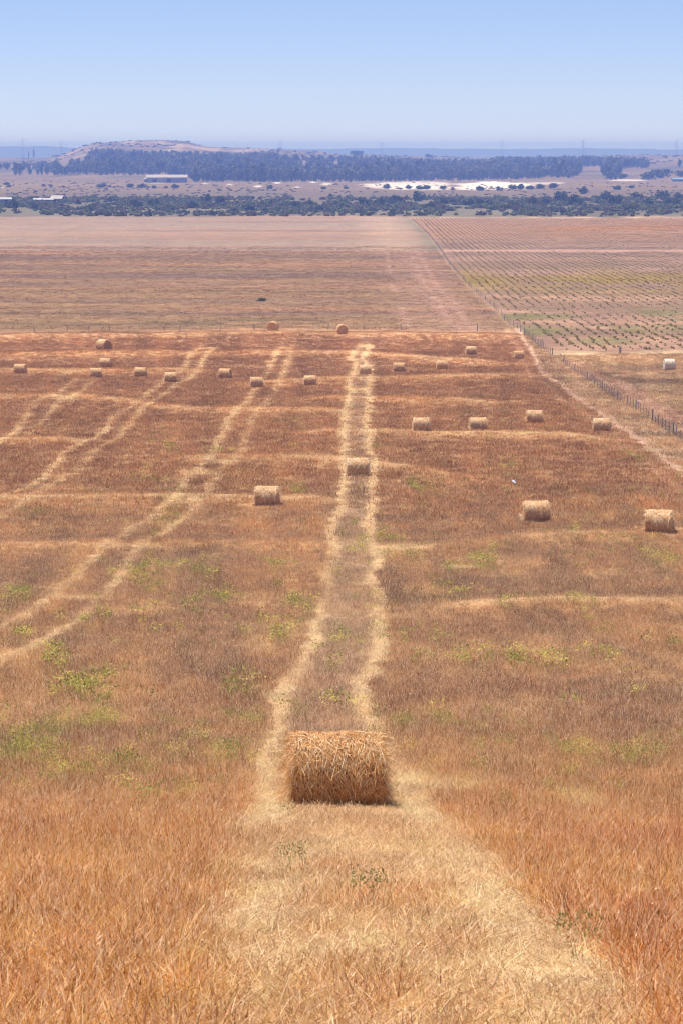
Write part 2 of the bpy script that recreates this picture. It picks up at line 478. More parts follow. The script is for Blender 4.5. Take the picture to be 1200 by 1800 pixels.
def ramp(nt, fac, p0, p1, c0=(0, 0, 0), c1=(1, 1, 1)):
    r = nt.nodes.new('ShaderNodeValToRGB')
    r.color_ramp.elements[0].position = p0
    r.color_ramp.elements[1].position = p1
    r.color_ramp.elements[0].color = (*c0, 1)
    r.color_ramp.elements[1].color = (*c1, 1)
    nt.links.new(fac, r.inputs[0])
    return r.outputs[0]


def plain_mat(name, rgb, var=.25, scale=3.0, rough=.85, bump=.0):
    m, nt, N, L = new_mat(name)
    tc = N.new('ShaderNodeTexCoord')
    f = noise_node(nt, tc.outputs['Object'], scale)
    c = ramp(nt, f, .3, .7, tuple(np.array(rgb) * (1 - var)), tuple(np.minimum(np.array(rgb) * (1 + var), .95)))
    p = N.new('ShaderNodeBsdfPrincipled')
    p.inputs['Roughness'].default_value = rough
    p.inputs['Specular IOR Level'].default_value = .25
    L.new(c, p.inputs['Base Color'])
    if bump:
        b = N.new('ShaderNodeBump')
        b.inputs['Strength'].default_value = bump
        L.new(f, b.inputs['Height'])
        L.new(b.outputs[0], p.inputs['Normal'])
    o = N.new('ShaderNodeOutputMaterial')
    L.new(p.outputs[0], o.inputs[0])
    return m


def ground_mat(name, gain=1.0):
    m, nt, N, L = new_mat(name)
    at = N.new('ShaderNodeAttribute')
    at.attribute_name = 'col'
    geo = N.new('ShaderNodeNewGeometry')
    mp = N.new('ShaderNodeMapping')
    mp.inputs['Scale'].default_value = (1, .55, 1)
    L.new(geo.outputs['Position'], mp.inputs[0])
    f1 = noise_node(nt, mp.outputs[0], 9.0, 5, .7)
    f2 = noise_node(nt, mp.outputs[0], .9, 5, .65)
    mp2 = N.new('ShaderNodeMapping')
    mp2.inputs['Scale'].default_value = (.12, .10, 1)
    L.new(geo.outputs['Position'], mp2.inputs[0])
    f3 = noise_node(nt, mp2.outputs[0], 1.0, 6, .7)
    c = mix_rgb(nt, 'MULTIPLY', 1.0, at.outputs['Color'], ramp(nt, f1, .3, .72, (.55, .53, .52), (1.25, 1.25, 1.22)))
    c = mix_rgb(nt, 'MULTIPLY', 1.0, c, ramp(nt, f2, .32, .68, (.72, .70, .69), (1.22, 1.22, 1.2)))
    c = mix_rgb(nt, 'MULTIPLY', 1.0, c, ramp(nt, f3, .32, .68, (.80, .80, .80), (1.18 * gain, 1.17 * gain, 1.16 * gain)))
    p = N.new('ShaderNodeBsdfPrincipled')
    p.inputs['Roughness'].default_value = .95
    p.inputs['Specular IOR Level'].default_value = .1
    L.new(c, p.inputs['Base Color'])
    b = N.new('ShaderNodeBump')
    b.inputs['Strength'].default_value = .5
    b.inputs['Distance'].default_value = .15
    L.new(f1, b.inputs['Height'])
    L.new(b.outputs[0], p.inputs['Normal'])
    o = N.new('ShaderNodeOutputMaterial')
    L.new(p.outputs[0], o.inputs[0])
    return m


def blade_mat(name, hi=(.80, .62, .38), hi_amt=.5, transl=.35, instancer=True, base=None, tipdark=.7, gloss=.3):
    """straw, grass or leaf blade: tint of the tuft, each blade a little different, some blades bleached"""
    m, nt, N, L = new_mat(name)
    if base is None:
        at = N.new('ShaderNodeAttribute')
        at.attribute_type = 'INSTANCER'
        at.attribute_name = 'tint'
        bc = at.outputs['Color']
    else:
        rgbn = N.new('ShaderNodeRGB')
        rgbn.outputs[0].default_value = (*base, 1)
        bc = rgbn.outputs[0]
    rn = N.new('ShaderNodeAttribute')
    rn.attribute_name = 'rnd'
    oi = N.new('ShaderNodeObjectInfo')
    c = mix_rgb(nt, 'MULTIPLY', 1.0, bc, ramp(nt, rn.outputs['Fac'], 0, .9, (tipdark * .88, tipdark * .66, tipdark * .50), (1.2, 1.18, 1.15)))
    h = ramp(nt, rn.outputs['Fac'], .60, .88)
    hm = N.new('ShaderNodeMath')
    hm.operation = 'MULTIPLY'
    hm.inputs[1].default_value = hi_amt
    L.new(h, hm.inputs[0])
    c = mix_rgb(nt, 'MIX', hm.outputs[0], c, hi)
    p = N.new('ShaderNodeBsdfPrincipled')
    p.inputs['Roughness'].default_value = .5
    p.inputs['Specular IOR Level'].default_value = gloss
    L.new(c, p.inputs['Base Color'])
    t = N.new('ShaderNodeBsdfTranslucent')
    L.new(c, t.inputs[0])
    mx = N.new('ShaderNodeMixShader')
    mx.inputs[0].default_value = transl
    L.new(p.outputs[0], mx.inputs[1])
    L.new(t.outputs[0], mx.inputs[2])
    o = N.new('ShaderNodeOutputMaterial')
    L.new(mx.outputs[0], o.inputs[0])
    return m


# ---------------------------------------------------------------- mesh builders
def mesh_np(name, V, Fc, mat, rnd=None, smooth=False):
    """V (n,3), Fc (m,k) faces; rnd per-face value"""
    V = np.asarray(V, np.float32)
    Fc = np.asarray(Fc, np.int32)
    me = bpy.data.meshes.new(name)
    k = Fc.shape[1]
    me.vertices.add(len(V))
    me.vertices.foreach_set('co', V.ravel())
    me.loops.add(Fc.size)
    me.loops.foreach_set('vertex_index', Fc.ravel())
    me.polygons.add(len(Fc))
    me.polygons.foreach_set('loop_start', np.arange(0, Fc.size, k, dtype=np.int32))
    if smooth:
        me.polygons.foreach_set('use_smooth', np.ones(len(Fc), bool))
    me.update(calc_edges=True)
    if rnd is not None:
        a = me.attributes.new('rnd', 'FLOAT', 'FACE')
        a.data.foreach_set('value', np.asarray(rnd, np.float32))
    if mat:
        me.materials.append(mat)
    return me


def link(name, me, parent=None, loc=None, rot=None, scale=None, label=None, cat=None, group=None, kind=None):
    o = bpy.data.objects.new(name, me)
    C.objects.link(o)
    if parent:
        o.parent = parent
    if loc is not None:
        o.location = tuple(float(v) for v in loc)
    if rot is not None:
        o.rotation_euler = rot
    if scale is not None:
        o.scale = scale if hasattr(scale, '__len__') else (scale,) * 3
    for k, v in (('label', label), ('category', cat), ('group', group), ('kind', kind)):
        if v:
            o[k] = v
    return o


def ribbons(P0, D, L, W, bend, rnd, seg=3, side=None, grav=(0, 0, -1), taper=.25):
    """curved ribbon blades: roots P0, unit directions D, lengths L, widths W, bend = sag toward bend vectors"""
    n = len(P0)
    if side is None:
        r = rng.normal(size=(n, 3))
        side = np.cross(D, r)
        side /= np.linalg.norm(side, axis=1)[:, None] + 1e-9
    Vs = []
    for i in range(seg + 1):
        t = i / seg
        c = P0 + D * (L * t)[:, None] + bend * (L * t * t)[:, None]
        w = (W * (1 - (1 - taper) * t))[:, None] * .5
        Vs += [c - side * w, c + side * w]
    V = np.stack(Vs, 1).reshape(-1, 3)
    base = (np.arange(n) * 2 * (seg + 1))[:, None]
    Fc = []
    for i in range(seg):
        Fc.append(np.concatenate([base + 2 * i, base + 2 * i + 1, base + 2 * i + 3, base + 2 * i + 2], 1))
    Fc = np.stack(Fc, 1).reshape(-1, 4)
    return V, Fc, np.repeat(rnd, seg)


def merge(parts):
    V, Fc, R, o = [], [], [], 0
    for v, f, r in parts:
        V.append(v)
        Fc.append(f + o)
        R.append(r)
        o += len(v)
    return np.concatenate(V), np.concatenate(Fc), np.concatenate(R)


def tuft(name, mat, nb, rad, h, w, lean=.35, bendv=.35, heads=True, seg=3):
    a = rng.uniform(0, 2 * np.pi, nb)
    r = rad * np.sqrt(rng.uniform(0, 1, nb))
    P = np.stack([r * np.cos(a), r * np.sin(a), np.full(nb, -.03)], 1)
    b = rng.uniform(0, 2 * np.pi, nb)
    ln = np.abs(rng.normal(0, lean, nb))
    D = np.stack([np.cos(b) * ln, np.sin(b) * ln, np.ones(nb)], 1)
    D /= np.linalg.norm(D, axis=1)[:, None]
    L = h * rng.uniform(.45, 1.2, nb)
    bend = np.stack([np.cos(b), np.sin(b), -.5 * np.ones(nb)], 1) * (np.abs(rng.normal(0, bendv, nb)))[:, None]
    rnd = rng.uniform(0, 1, nb)
    parts = [ribbons(P, D, L, w * rng.uniform(.7, 1.3, nb), bend, rnd, seg)]
    if heads:
        k = rng.uniform(size=nb) < .28
        T = P[k] + D[k] * L[k][:, None] + bend[k] * L[k][:, None]
        D2 = D[k] + 2 * bend[k]
        D2 /= np.linalg.norm(D2, axis=1)[:, None]
        parts.append(ribbons(T - D2 * .01, D2, np.full(k.sum(), .22 * h), np.full(k.sum(), w * 1.6), bend[k] * .3, np.clip(rnd[k] + rng.normal(0, .15, k.sum()), 0, 1), 2, taper=.1))
    V, Fc, R = merge(parts)
    return bpy.data.objects.new(name, mesh_np(name, V, Fc, mat, R))


def scatter(name, pts, rot, scl, idx, tint, protos, label=None, cat=None):
    me = bpy.data.meshes.new(name)
    n = len(pts)
    me.vertices.add(n)
    me.vertices.foreach_set('co', np.asarray(pts, np.float32).ravel())
    for nm, ty, arr, key in (('rot', 'FLOAT_VECTOR', rot, 'vector'), ('scl', 'FLOAT_VECTOR', scl, 'vector'), ('idx', 'INT', idx, 'value')):
        a = me.attributes.new(nm, ty, 'POINT')
        a.data.foreach_set(key, np.asarray(arr, np.int32 if ty == 'INT' else np.float32).ravel())
    a = me.attributes.new('tint', 'FLOAT_COLOR', 'POINT')
    a.data.foreach_set('color', np.concatenate([tint, np.ones((n, 1))], 1).astype(np.float32).ravel())
    o = link(name, me, label=label, cat=cat, kind='stuff')
    ng = bpy.data.node_groups.new(name + '_nodes', 'GeometryNodeTree')
    ng.interface.new_socket('Geometry', in_out='INPUT', socket_type='NodeSocketGeometry')
    ng.interface.new_socket('Geometry', in_out='OUTPUT', socket_type='NodeSocketGeometry')
    gi, go = ng.nodes.new('NodeGroupInput'), ng.nodes.new('NodeGroupOutput')
    jn = ng.nodes.new('GeometryNodeJoinGeometry')
    for p in reversed(protos):      # a multi-input socket lists its newest link first
        oi = ng.nodes.new('GeometryNodeObjectInfo')
        oi.inputs['Object'].default_value = p
        oi.inputs['As Instance'].default_value = True
        ng.links.new(oi.outputs['Geometry'], jn.inputs[0])
    ip = ng.nodes.new('GeometryNodeInstanceOnPoints')
    ip.inputs['Pick Instance'].default_value = True

    def named(nm, ty):
        q = ng.nodes.new('GeometryNodeInputNamedAttribute')
        q.data_type = ty
        q.inputs['Name'].default_value = nm
        return q.outputs['Attribute']
    ng.links.new(gi.outputs[0], ip.inputs['Points'])
    ng.links.new(jn.outputs[0], ip.inputs['Instance'])
    ng.links.new(named('idx', 'INT'), ip.inputs['Instance Index'])
    ng.links.new(named('rot', 'FLOAT_VECTOR'), ip.inputs['Rotation'])
    ng.links.new(named('scl', 'FLOAT_VECTOR'), ip.inputs['Scale'])
    ng.links.new(ip.outputs[0], go.inputs[0])
    md = o.modifiers.new('scatter', 'NODES')
    md.node_group = ng
    return o


# ---------------------------------------------------------------- the land
G_MAT = ground_mat('dry_land')
ppy = np.concatenate([np.arange(1900, 380, -2.0), np.arange(380, 296, -1.0)])
rowy = []
for p in ppy:
    d = ray(CX, p)
    f = d[2] * _ys - profile(_ys)
    k = np.argmax(f < 0)
    if f[k] >= 0:
        break
    a0, b0 = f[k - 1], f[k]
    rowy.append(_ys[k - 1] + (_ys[k] - _ys[k - 1]) * a0 / (a0 - b0))
rowy = np.array(rowy)
rowy = np.concatenate([np.linspace(-60, rowy[0] - .5, 26), rowy, np.geomspace(rowy[-1] * 1.05, 12150, 30)])
rowy = np.unique(rowy)
cs = np.concatenate([-np.geomspace(1.0, .175, 26)[:-1], np.linspace(-.175, .175, 380), np.geomspace(.175, 1.0, 26)[1:]])
YY = np.repeat(rowy[:, None], len(cs), 1)
XX = cs[None] * (np.maximum(YY, 0) + 12 + 20 * (np.abs(cs[None]) > .5) * (np.abs(cs[None]) - .5))
ZZ = terrain(XX, YY)
colr, strw, grn = field(XX.ravel(), YY.ravel())
nr, nc = XX.shape
ii = (np.arange(nr - 1)[:, None] * nc + np.arange(nc - 1)[None]).ravel()
quads = np.stack([ii, ii + 1, ii + nc + 1, ii + nc], 1)
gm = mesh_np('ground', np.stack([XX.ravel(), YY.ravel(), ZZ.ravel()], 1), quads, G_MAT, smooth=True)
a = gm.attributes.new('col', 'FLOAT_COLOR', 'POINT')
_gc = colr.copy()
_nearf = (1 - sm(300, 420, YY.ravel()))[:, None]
_gc = _gc * (1 - .38 * _nearf)               # shade between the stalks, put into the soil colour
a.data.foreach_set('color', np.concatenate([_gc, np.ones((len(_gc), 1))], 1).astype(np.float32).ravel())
link('ground', gm, kind='structure')

# hill and far ridge
HILLP = np.array([(-900, 283), (-300, 280), (0, 279), (90, 279), (120, 270), (150, 257), (175, 250.5), (260, 247), (330, 248), (350, 255), (380, 259), (450, 261.5), (520, 264.5), (560, 267), (600, 272), (700, 274), (800, 277), (900, 279), (1000, 277), (1100, 274), (1200, 272), (1500, 275), (2200, 282)], float)


def hill_z(x, y):
    p = CX + F * x / np.maximum(y, 2500)
    zc = (CY - np.interp(p, HILLP[:, 0], HILLP[:, 1]))
    dy = (zc / F)
    zc = 5200 * (-_sp + dy * _cp) / (_cp + dy * _sp)
    t = np.clip((y - 3050) / 2150, 0, 1)
    t = t ** 1.25 * (1 - sm(5400, 6800, y) * .7)
    return -33.6 + (zc + 33.6) * t + (fbm(x / 90, y / 160, 201, 3) - .5) * 3 * t


hx = np.linspace(-1500, 1500, 260)
hy = np.linspace(2980, 7000, 120)
HX, HY = np.meshgrid(hx, hy)
HX = HX * (HY / 5200 * .8 + .3)
HZ = hill_z(HX, HY) - 1.5 * (1 - sm(2980, 3120, HY))
_e = sm(1300, 1480, np.abs(HX / (HY / 5200 * .8 + .3)))
HZ = HZ * (1 - _e) + -35 * _e
nr, nc = HX.shape
ii = (np.arange(nr - 1)[:, None] * nc + np.arange(nc - 1)[None]).ravel()
quads = np.stack([ii, ii + 1, ii + nc + 1, ii + nc], 1)
hm_ = mesh_np('hill', np.stack([HX.ravel(), HY.ravel(), HZ.ravel()], 1), quads, G_MAT, smooth=True)
hc = np.tile(lin(134, 112, 84), (HX.size, 1)) * (.7 + .6 * fbm(HX / 60, HY / 120, 211, 4)).ravel()[:, None]
_sc = sm(.52, .68, fbm(HX / 25, HY / 160, 217, 4)).ravel() * sm(-25, 0, HZ.ravel())
hc = hc * (1 - _sc[:, None]) + lin(178, 152, 124) * _sc[:, None]
_gr = sm(.46, .66, fbm(HX / 40, HY / 90, 219, 4)).ravel()
hc = hc * (1 - .75 * _gr[:, None]) + lin(88, 84, 64) * .75 * _gr[:, None]
a = hm_.attributes.new('col', 'FLOAT_COLOR', 'POINT')
a.data.foreach_set('color', np.concatenate([hc, np.ones((len(hc), 1))], 1).astype(np.float32).ravel())
link('hill', hm_, kind='structure')

rx = np.linspace(-4200, 4200, 300)
ry = np.array([9500, 10000, 10400, 10800, 11200, 12000])
RX, RY = np.meshgrid(rx, ry)
rp = CX + F * RX / 10800
crest = 10800 * (262.3 - np.interp(rp, [-800, 0, 80, 140, 560, 700, 760, 900, 1040, 1200, 2000], [259, 258, 257, 260, 262, 260, 261.5, 262, 261, 263, 264])) / F
crest = crest + (fbm(RX / 40, RX * 0, 221, 4) - .5) * 5
RZ = -34 + (crest + 34) * np.array([0, .35, .8, 1, .8, 0])[:, None]
nr, nc = RX.shape
ii = (np.arange(nr - 1)[:, None] * nc + np.arange(nc - 1)[None]).ravel()
quads = np.stack([ii, ii + 1, ii + nc + 1, ii + nc], 1)
link('far_ridge', mesh_np('far_ridge', np.stack([RX.ravel(), RY.ravel(), RZ.ravel()], 1), quads, plain_mat('ridge_scrub', lin(92, 96, 84), .3, .02), smooth=True), kind='structure')

# ---------------------------------------------------------------- hay bales
def straw_bale(name, nst, wid, seed, lmin=.25, lmax=.6, D=1.08, Lb=1.52, body_mat=None, straw_mat=None, shag=1.0):
    """a round bale lying with its axis along x, resting at z = 0: rolled body mesh and its loose straw mesh"""
    global rng
    keep = rng
    rng = np.random.default_rng(seed)
    R, hl = D / 2, Lb / 2
    nu, nl = 56, 22
    ua = np.linspace(0, 2 * np.pi, nu, endpoint=False)
    # closed profile: end centre, face rings, rounded rim, barrel
    prof = [(-hl * .93, .02), (-hl * .95, .35), (-hl * .96, .7), (-hl * .97, .9), (-hl * .93, .97)] + [(t * hl * .88, 1.0) for t in np.linspace(-1, 1, nl)] + [(hl * .93, .97), (hl * .97, .9), (hl * .96, .7), (hl * .95, .35), (hl * .93, .02)]

    def surf(xx, ang, rr):
        nz = fbm(xx * 3.2 + 50, ang * 2.2 + 50, seed, 3) - .5
        r = R * rr * (1 + .09 * nz)
        y = r * np.cos(ang) * 1.02
        z = r * np.sin(ang)
        flat = np.where(z < -R * .72, (z + R * .72) * .72, 0)
        z = z - flat
        z = z + R * .925
        slump = 1 + .05 * np.clip((R - z) / R, -1, 1)
        return np.stack([xx * (1 + .02 * nz) * slump, y * slump, z], -1)
    V, Fc = [], []
    for i, (px_, rr) in enumerate(prof):
        V.append(surf(np.full(nu, px_), ua, np.full(nu, rr)))
    V = np.concatenate(V)
    for i in range(len(prof) - 1):
        for j in range(nu):
            Fc.append((i * nu + j, i * nu + (j + 1) % nu, (i + 1) * nu + (j + 1) % nu, (i + 1) * nu + j))
    body = mesh_np(name + '_body', V, Fc, body_mat, np.full(len(Fc), .4), smooth=True)
    # straw on the barrel
    nb = int(nst * .82)
    xx = rng.uniform(-hl * .95, hl * .95, nb)
    ang = rng.uniform(0, 2 * np.pi, nb)
    P = surf(xx, ang, np.full(nb, 1.0))
    nrm = np.stack([np.zeros(nb), np.cos(ang), np.sin(ang)], 1)
    tang = np.stack([np.zeros(nb), -np.sin(ang), np.cos(ang)], 1)
    ax = np.tile([1.0, 0, 0], (nb, 1))
    th = rng.normal(0, .8, nb) + np.where(rng.uniform(size=nb) < .5, 0, np.pi)
    # combed downward on the sides
    down = (np.sign(-tang[:, 2]))[:, None]
    Dr = tang * down * np.abs(np.cos(th))[:, None] + ax * np.sin(th)[:, None] + nrm * (np.abs(rng.normal(.10, .14, nb)) * shag)[:, None]
    Dr /= np.linalg.norm(Dr, axis=1)[:, None]
    L = rng.uniform(lmin, lmax, nb) * rng.uniform(.5, 1, nb)
    P = P - Dr * (L * .45)[:, None] + nrm * rng.uniform(0, .028, nb)[:, None]
    bend = -nrm * (L * .30 / R)[:, None] + rng.normal(0, .10, (nb, 3)) + np.array([0, 0, -.06])
    side = np.cross(Dr, nrm + rng.normal(0, .5, (nb, 3)))
    side /= np.linalg.norm(side, axis=1)[:, None]
    parts = [ribbons(P, Dr, L, wid * rng.uniform(.6, 1.3, nb), bend, rng.uniform(0, 1, nb), 4, side, taper=.6)]
    # straw sticking from the two end faces, rolled in a spiral
    ne = nst - nb
    sgn = np.where(rng.uniform(size=ne) < .5, -1.0, 1.0)
    rr = np.sqrt(rng.uniform(0, 1, ne))
    an = rng.uniform(0, 2 * np.pi, ne)
    P = surf(sgn * hl * .95, an, rr)
    tg = np.stack([np.zeros(ne), -np.sin(an), np.cos(an)], 1)
    Dr = tg * .9 + np.stack([sgn, np.zeros(ne), np.zeros(ne)], 1) * np.abs(rng.normal(.25, .3, ne))[:, None] * shag + rng.normal(0, .25, (ne, 3))
    Dr /= np.linalg.norm(Dr, axis=1)[:, None]
    L = rng.uniform(lmin * .6, lmax * .6, ne)
    bend = rng.normal(0, .15, (ne, 3)) + np.array([0, 0, -.15])
    parts.append(ribbons(P, Dr, L, wid * rng.uniform(.6, 1.3, ne), bend, rng.uniform(0, 1, ne), 3, taper=.6))
    V, Fc, Rn = merge(parts)
    V[:, 2] = np.maximum(V[:, 2], .005)
    st = mesh_np(name + '_straw', V, Fc, straw_mat, Rn)
    rng = keep
    return body, st


BODY = plain_mat('bale_core', lin(128, 82, 48), .4, 26.0, .95, .6)
BODYP = plain_mat('bale_core_bleached', lin(212, 162, 108), .35, 14.0, .95, .6)
STRAW = blade_mat('bale_straw', hi=tuple(lin(255, 236, 194)), hi_amt=.95, transl=.12, base=tuple(lin(252, 196, 120)), tipdark=.5, gloss=.35)
STRAWP = blade_mat('bale_straw_bleached', hi=tuple(lin(255, 242, 214)), hi_amt=.9, transl=.12, base=tuple(lin(255, 226, 178)), tipdark=.62, gloss=.35)
near_b = straw_bale('near', 14000, .0062, 11, .14, .62, D=1.32, body_mat=BODY, straw_mat=STRAW, shag=1.5)
mid_b = [straw_bale('mid%d' % i, 2200, .020, 31 + i, .22, .55, D=1.30, shag=1.15, body_mat=BODYP, straw_mat=STRAWP) for i in range(3)]
far_b = [straw_bale('far%d' % i, 900, .034, 41 + i, .2, .5, D=1.30, shag=1.0, body_mat=BODYP, straw_mat=STRAWP) for i in range(3)]

GB = 'round straw bales lying on the hay field'
BALES = [  # photo x of centre, photo y of base, width in photo px, yaw deg, set, label
    (592, 1419, 188, 2, 'n', 'large shaggy straw bale nearest the viewer, between the pale tracks'),
    (470, 888, 47, -4, 'm', 'straw bale standing alone left of the central tracks, short of the second crossing bank'),
    (628, 836, 44, 3, 'm', 'straw bale sitting on the central pair of pale tracks, above the nearest one'),
    (940, 917, 52, 9, 'm', 'straw bale just below the small white scrap on the right side of the field'),
    (1158, 935, 54, -12, 'm', 'straw bale at the right edge of the photo, beside the pale bank'),
    (740, 757, 32, -3, 'm', 'leftmost of the four straw bales in a row right of the central tracks'),
    (839, 757, 33, 4, 'm', 'second from the left of four straw bales in a row right of the central tracks'),
    (938, 743, 31, 2, 'm', 'third from the left of four straw bales in a row, set a little further back'),
    (1057, 758, 33, -8, 'm', 'rightmost of four straw bales in a row, next to the dirt road'),
    (36, 656, 22, -6, 'f', 'straw bale at the far left edge of the field'),
    (186, 645, 22, -8, 'f', 'straw bale directly in front of the flattened dark-ended one on the left'),
    (183, 615, 21, -48, 'f', 'low bale turned to show its dark end, behind the left cluster'),
    (169, 663, 20, 4, 'f', 'pale straw bale at the head of the leftmost pale strips'),
    (248, 662, 22, -5, 'f', 'straw bale between the left cluster and the bale on the pale strips'),
    (300, 671, 23, 6, 'f', 'straw bale on the second pair of pale strips from the left'),
    (396, 664, 22, -12, 'f', 'straw bale standing clear between two pairs of pale strips, left of centre'),
    (451, 680, 24, 8, 'f', 'straw bale at the bend of the pale strips left of centre'),
    (545, 677, 23, 2, 'f', 'small pale straw bale just left of the central tracks in the far part'),
    (480, 581, 19, 78, 'f', 'brown bale seen round end on by the cross fence, left of two'),
    (601, 587, 18, 98, 'f', 'brown bale seen round end on by the cross fence, right of two'),
    (641, 658, 23, 6, 'f', 'farthest straw bale on the central pair of pale tracks'),
    (701, 653, 21, -3, 'f', 'first straw bale right of the central tracks in the farthest row'),
    (776, 649, 22, 4, 'f', 'second straw bale right of the central tracks in the farthest row'),
    (827, 623, 18, 3, 'f', 'small straw bale behind the farthest row, left of the bale by the road head'),
    (910, 631, 19, 16, 'f', 'straw bale by the head of the dirt road near the fence corner'),
]
bale_pos = []
nm_ = nf_ = 0
for (bx, by, bw, yaw, st_, lab) in BALES:
    g0 = gp(bx, by)
    D0 = 1.1
    s = bw * g0[1] / F / (1.70 if abs(yaw) < 45 else 1.30)
    s = float(np.clip(s, .86, 1.14))
    cxw, cyw = g0[0] * (1 + .3 * s / g0[1]), g0[1] + .36 * s
    zz = float(terrain(cxw, cyw))
    sl = math.atan((float(terrain(cxw, cyw + .6)) - float(terrain(cxw, cyw - .6))) / 1.2)
    e = bpy.data.objects.new('hay_bale', None)
    C.objects.link(e)
    e.empty_display_size = .3
    e.location = (cxw, cyw, zz - .07)
    e.rotation_euler = (sl * (1 if abs(yaw) < 45 else 0), sl * (1 if yaw < -45 else (-1 if yaw > 45 else 0)) * -1 * (1 if abs(yaw) > 45 else 0), math.radians(yaw))
    e.scale = (s, s, s)
    e['label'], e['category'], e['group'] = lab, 'hay bale', GB
    if st_ == 'n':
        b, q = near_b
    elif st_ == 'm':
        b, q = mid_b[nm_ % 3]
        nm_ += 1
    else:
        b, q = far_b[nf_ % 3]
        nf_ += 1
    link('straw_roll', b, e)
    link('loose_straw', q, e, kind='stuff')
    bale_pos.append((cxw, cyw, s))

# the pale wrapped bale beyond the fence
g0 = gp(1176, 651)
WRAP = plain_mat('bale_netwrap', lin(208, 194, 174), .14, 9.0, .6, .2)
e = bpy.data.objects.new('wrapped_bale', None)
C.objects.link(e)
e.location = (g0[0], g0[1] + .4, float(terrain(g0[0], g0[1] + .4)) - .03)
e.rotation_euler = (0, 0, math.radians(3))
e['label'], e['category'] = 'pale wrapped round bale standing alone on the rough ground beyond the fence', 'hay bale'
e['group'] = 'wrapped bales'
e.scale = (.86, 1.08, 1.08)
wb_, ws_ = straw_bale('wrapped', 160, .03, 77, .15, .3, D=1.3, Lb=1.5, body_mat=WRAP, straw_mat=STRAWP, shag=.4)
link('wrapped_roll', wb_, e)
link('loose_straw', ws_, e, kind='stuff')
bale_pos.append((g0[0], g0[1] + .4, 1.0))
bale_pos = np.array(bale_pos)

# ---------------------------------------------------------------- fences
POST = plain_mat('fence_post_wood', lin(160, 150, 142), .3, 20, .9)
WIRE = plain_mat('fence_wire', lin(120, 116, 116), .2, 20, .5)


def post_mesh(h, r):
    k = 7
    an = np.linspace(0, 2 * np.pi, k, endpoint=False)
    V = []
    for z, q in ((-.15, 1.05), (h * .5, 1.0), (h * .95, .92), (h, .7)):
        V += [(r * q * math.cos(t), r * q * math.sin(t), z) for t in an]
    V.append((0, 0, h * 1.01))
    V.append((0, 0, -.15))
    me = bpy.data.meshes.new('post')
    Fc = [(i * k + j, i * k + (j + 1) % k, (i + 1) * k + (j + 1) % k, (i + 1) * k + j) for i in range(3) for j in range(k)]
    Fc += [(3 * k + j, 3 * k + (j + 1) % k, 4 * k) for j in range(k)] + [((j + 1) % k, j, 4 * k + 1) for j in range(k)]
    me.from_pydata(V, [], Fc)
    me.materials.append(POST)
    return me


PM = [post_mesh(.92, .042), post_mesh(1.02, .07), post_mesh(.85, .025)]


def wire_mesh(name, P, r):
    P = np.asarray(P, float)
    V, Fc = [], []
    for p in P:
        V += [(p[0] - r, p[1], p[2]), (p[0], p[1], p[2] + r), (p[0] + r, p[1], p[2] - r * .5)]
    for i in range(len(P) - 1):
        for j in range(3):
            Fc.append((i * 3 + j, i * 3 + (j + 1) % 3, i * 3 + 3 + (j + 1) % 3, i * 3 + 3 + j))
    me = bpy.data.meshes.new(name)
    me.from_pydata(V, [], Fc)
    me.materials.append(WIRE)
    return me


def fence(label, line, spacing, heavy):
    P = np.asarray(line, float)
    e = bpy.data.objects.new('wire_fence', None)
    C.objects.link(e)
    e['label'], e['category'] = label, 'fence'
    seg = np.hypot(*np.diff(P[:, :2], axis=0).T)
    S = np.concatenate([[0], np.cumsum(seg)])
    q = np.arange(0, S[-1], spacing)
    q = q + rng.normal(0, spacing * .08, len(q))
    X, Y = np.interp(q, S, P[:, 0]), np.interp(q, S, P[:, 1])
    Z = terrain(X, Y)
    e.location = (X[0], Y[0], Z[0])
    pts = []
    for i in range(len(X)):
        k = 1 if i % heavy == 0 else (0 if rng.uniform() < .6 else 2)
        o = link('post', PM[k], e, loc=(X[i] - X[0], Y[i] - Y[0], Z[i] - Z[0]),
                 rot=(rng.normal(0, .05), rng.normal(0, .05), rng.uniform(0, 6)), scale=(1, 1, rng.uniform(.9, 1.1)))
        pts.append((X[i] - X[0], Y[i] - Y[0], Z[i] - Z[0]))
    pts = np.array(pts)
    for h in (.30, .58, .86):
        link('wire', wire_mesh('wire', pts + np.array([0, 0, h]), .006), e)


o_ = np.argsort(FENCE[0])
fy = np.linspace(FENCE[0].min(), 420, 60)
fxx = np.interp(fy, *FENCE)
fence('wire fence with wooden posts running down along the dirt road on the right', np.stack([fxx, fy], 1), 2.9, 6)
fy2 = np.linspace(424, Y383 - 40, 120)
fence('wire fence running away towards the scrub, left of the planted rows', np.stack([np.interp(fy2, *FENCE), fy2], 1), 7.0, 5)
fence('sparse wire fence crossing the land behind the two end-on bales', np.stack([HFX, HFY], 1), 2.9, 4)

# lone dark post in the planted ground
g0 = gp(1089, 621)
e = bpy.data.objects.new('stump_post', None)
C.objects.link(e)
e.location = tuple(g0)
e['label'], e['category'] = 'dark short post with a shrub at its foot at the edge of the planted rows', 'post'
link('post', post_mesh(.95, .16), e)

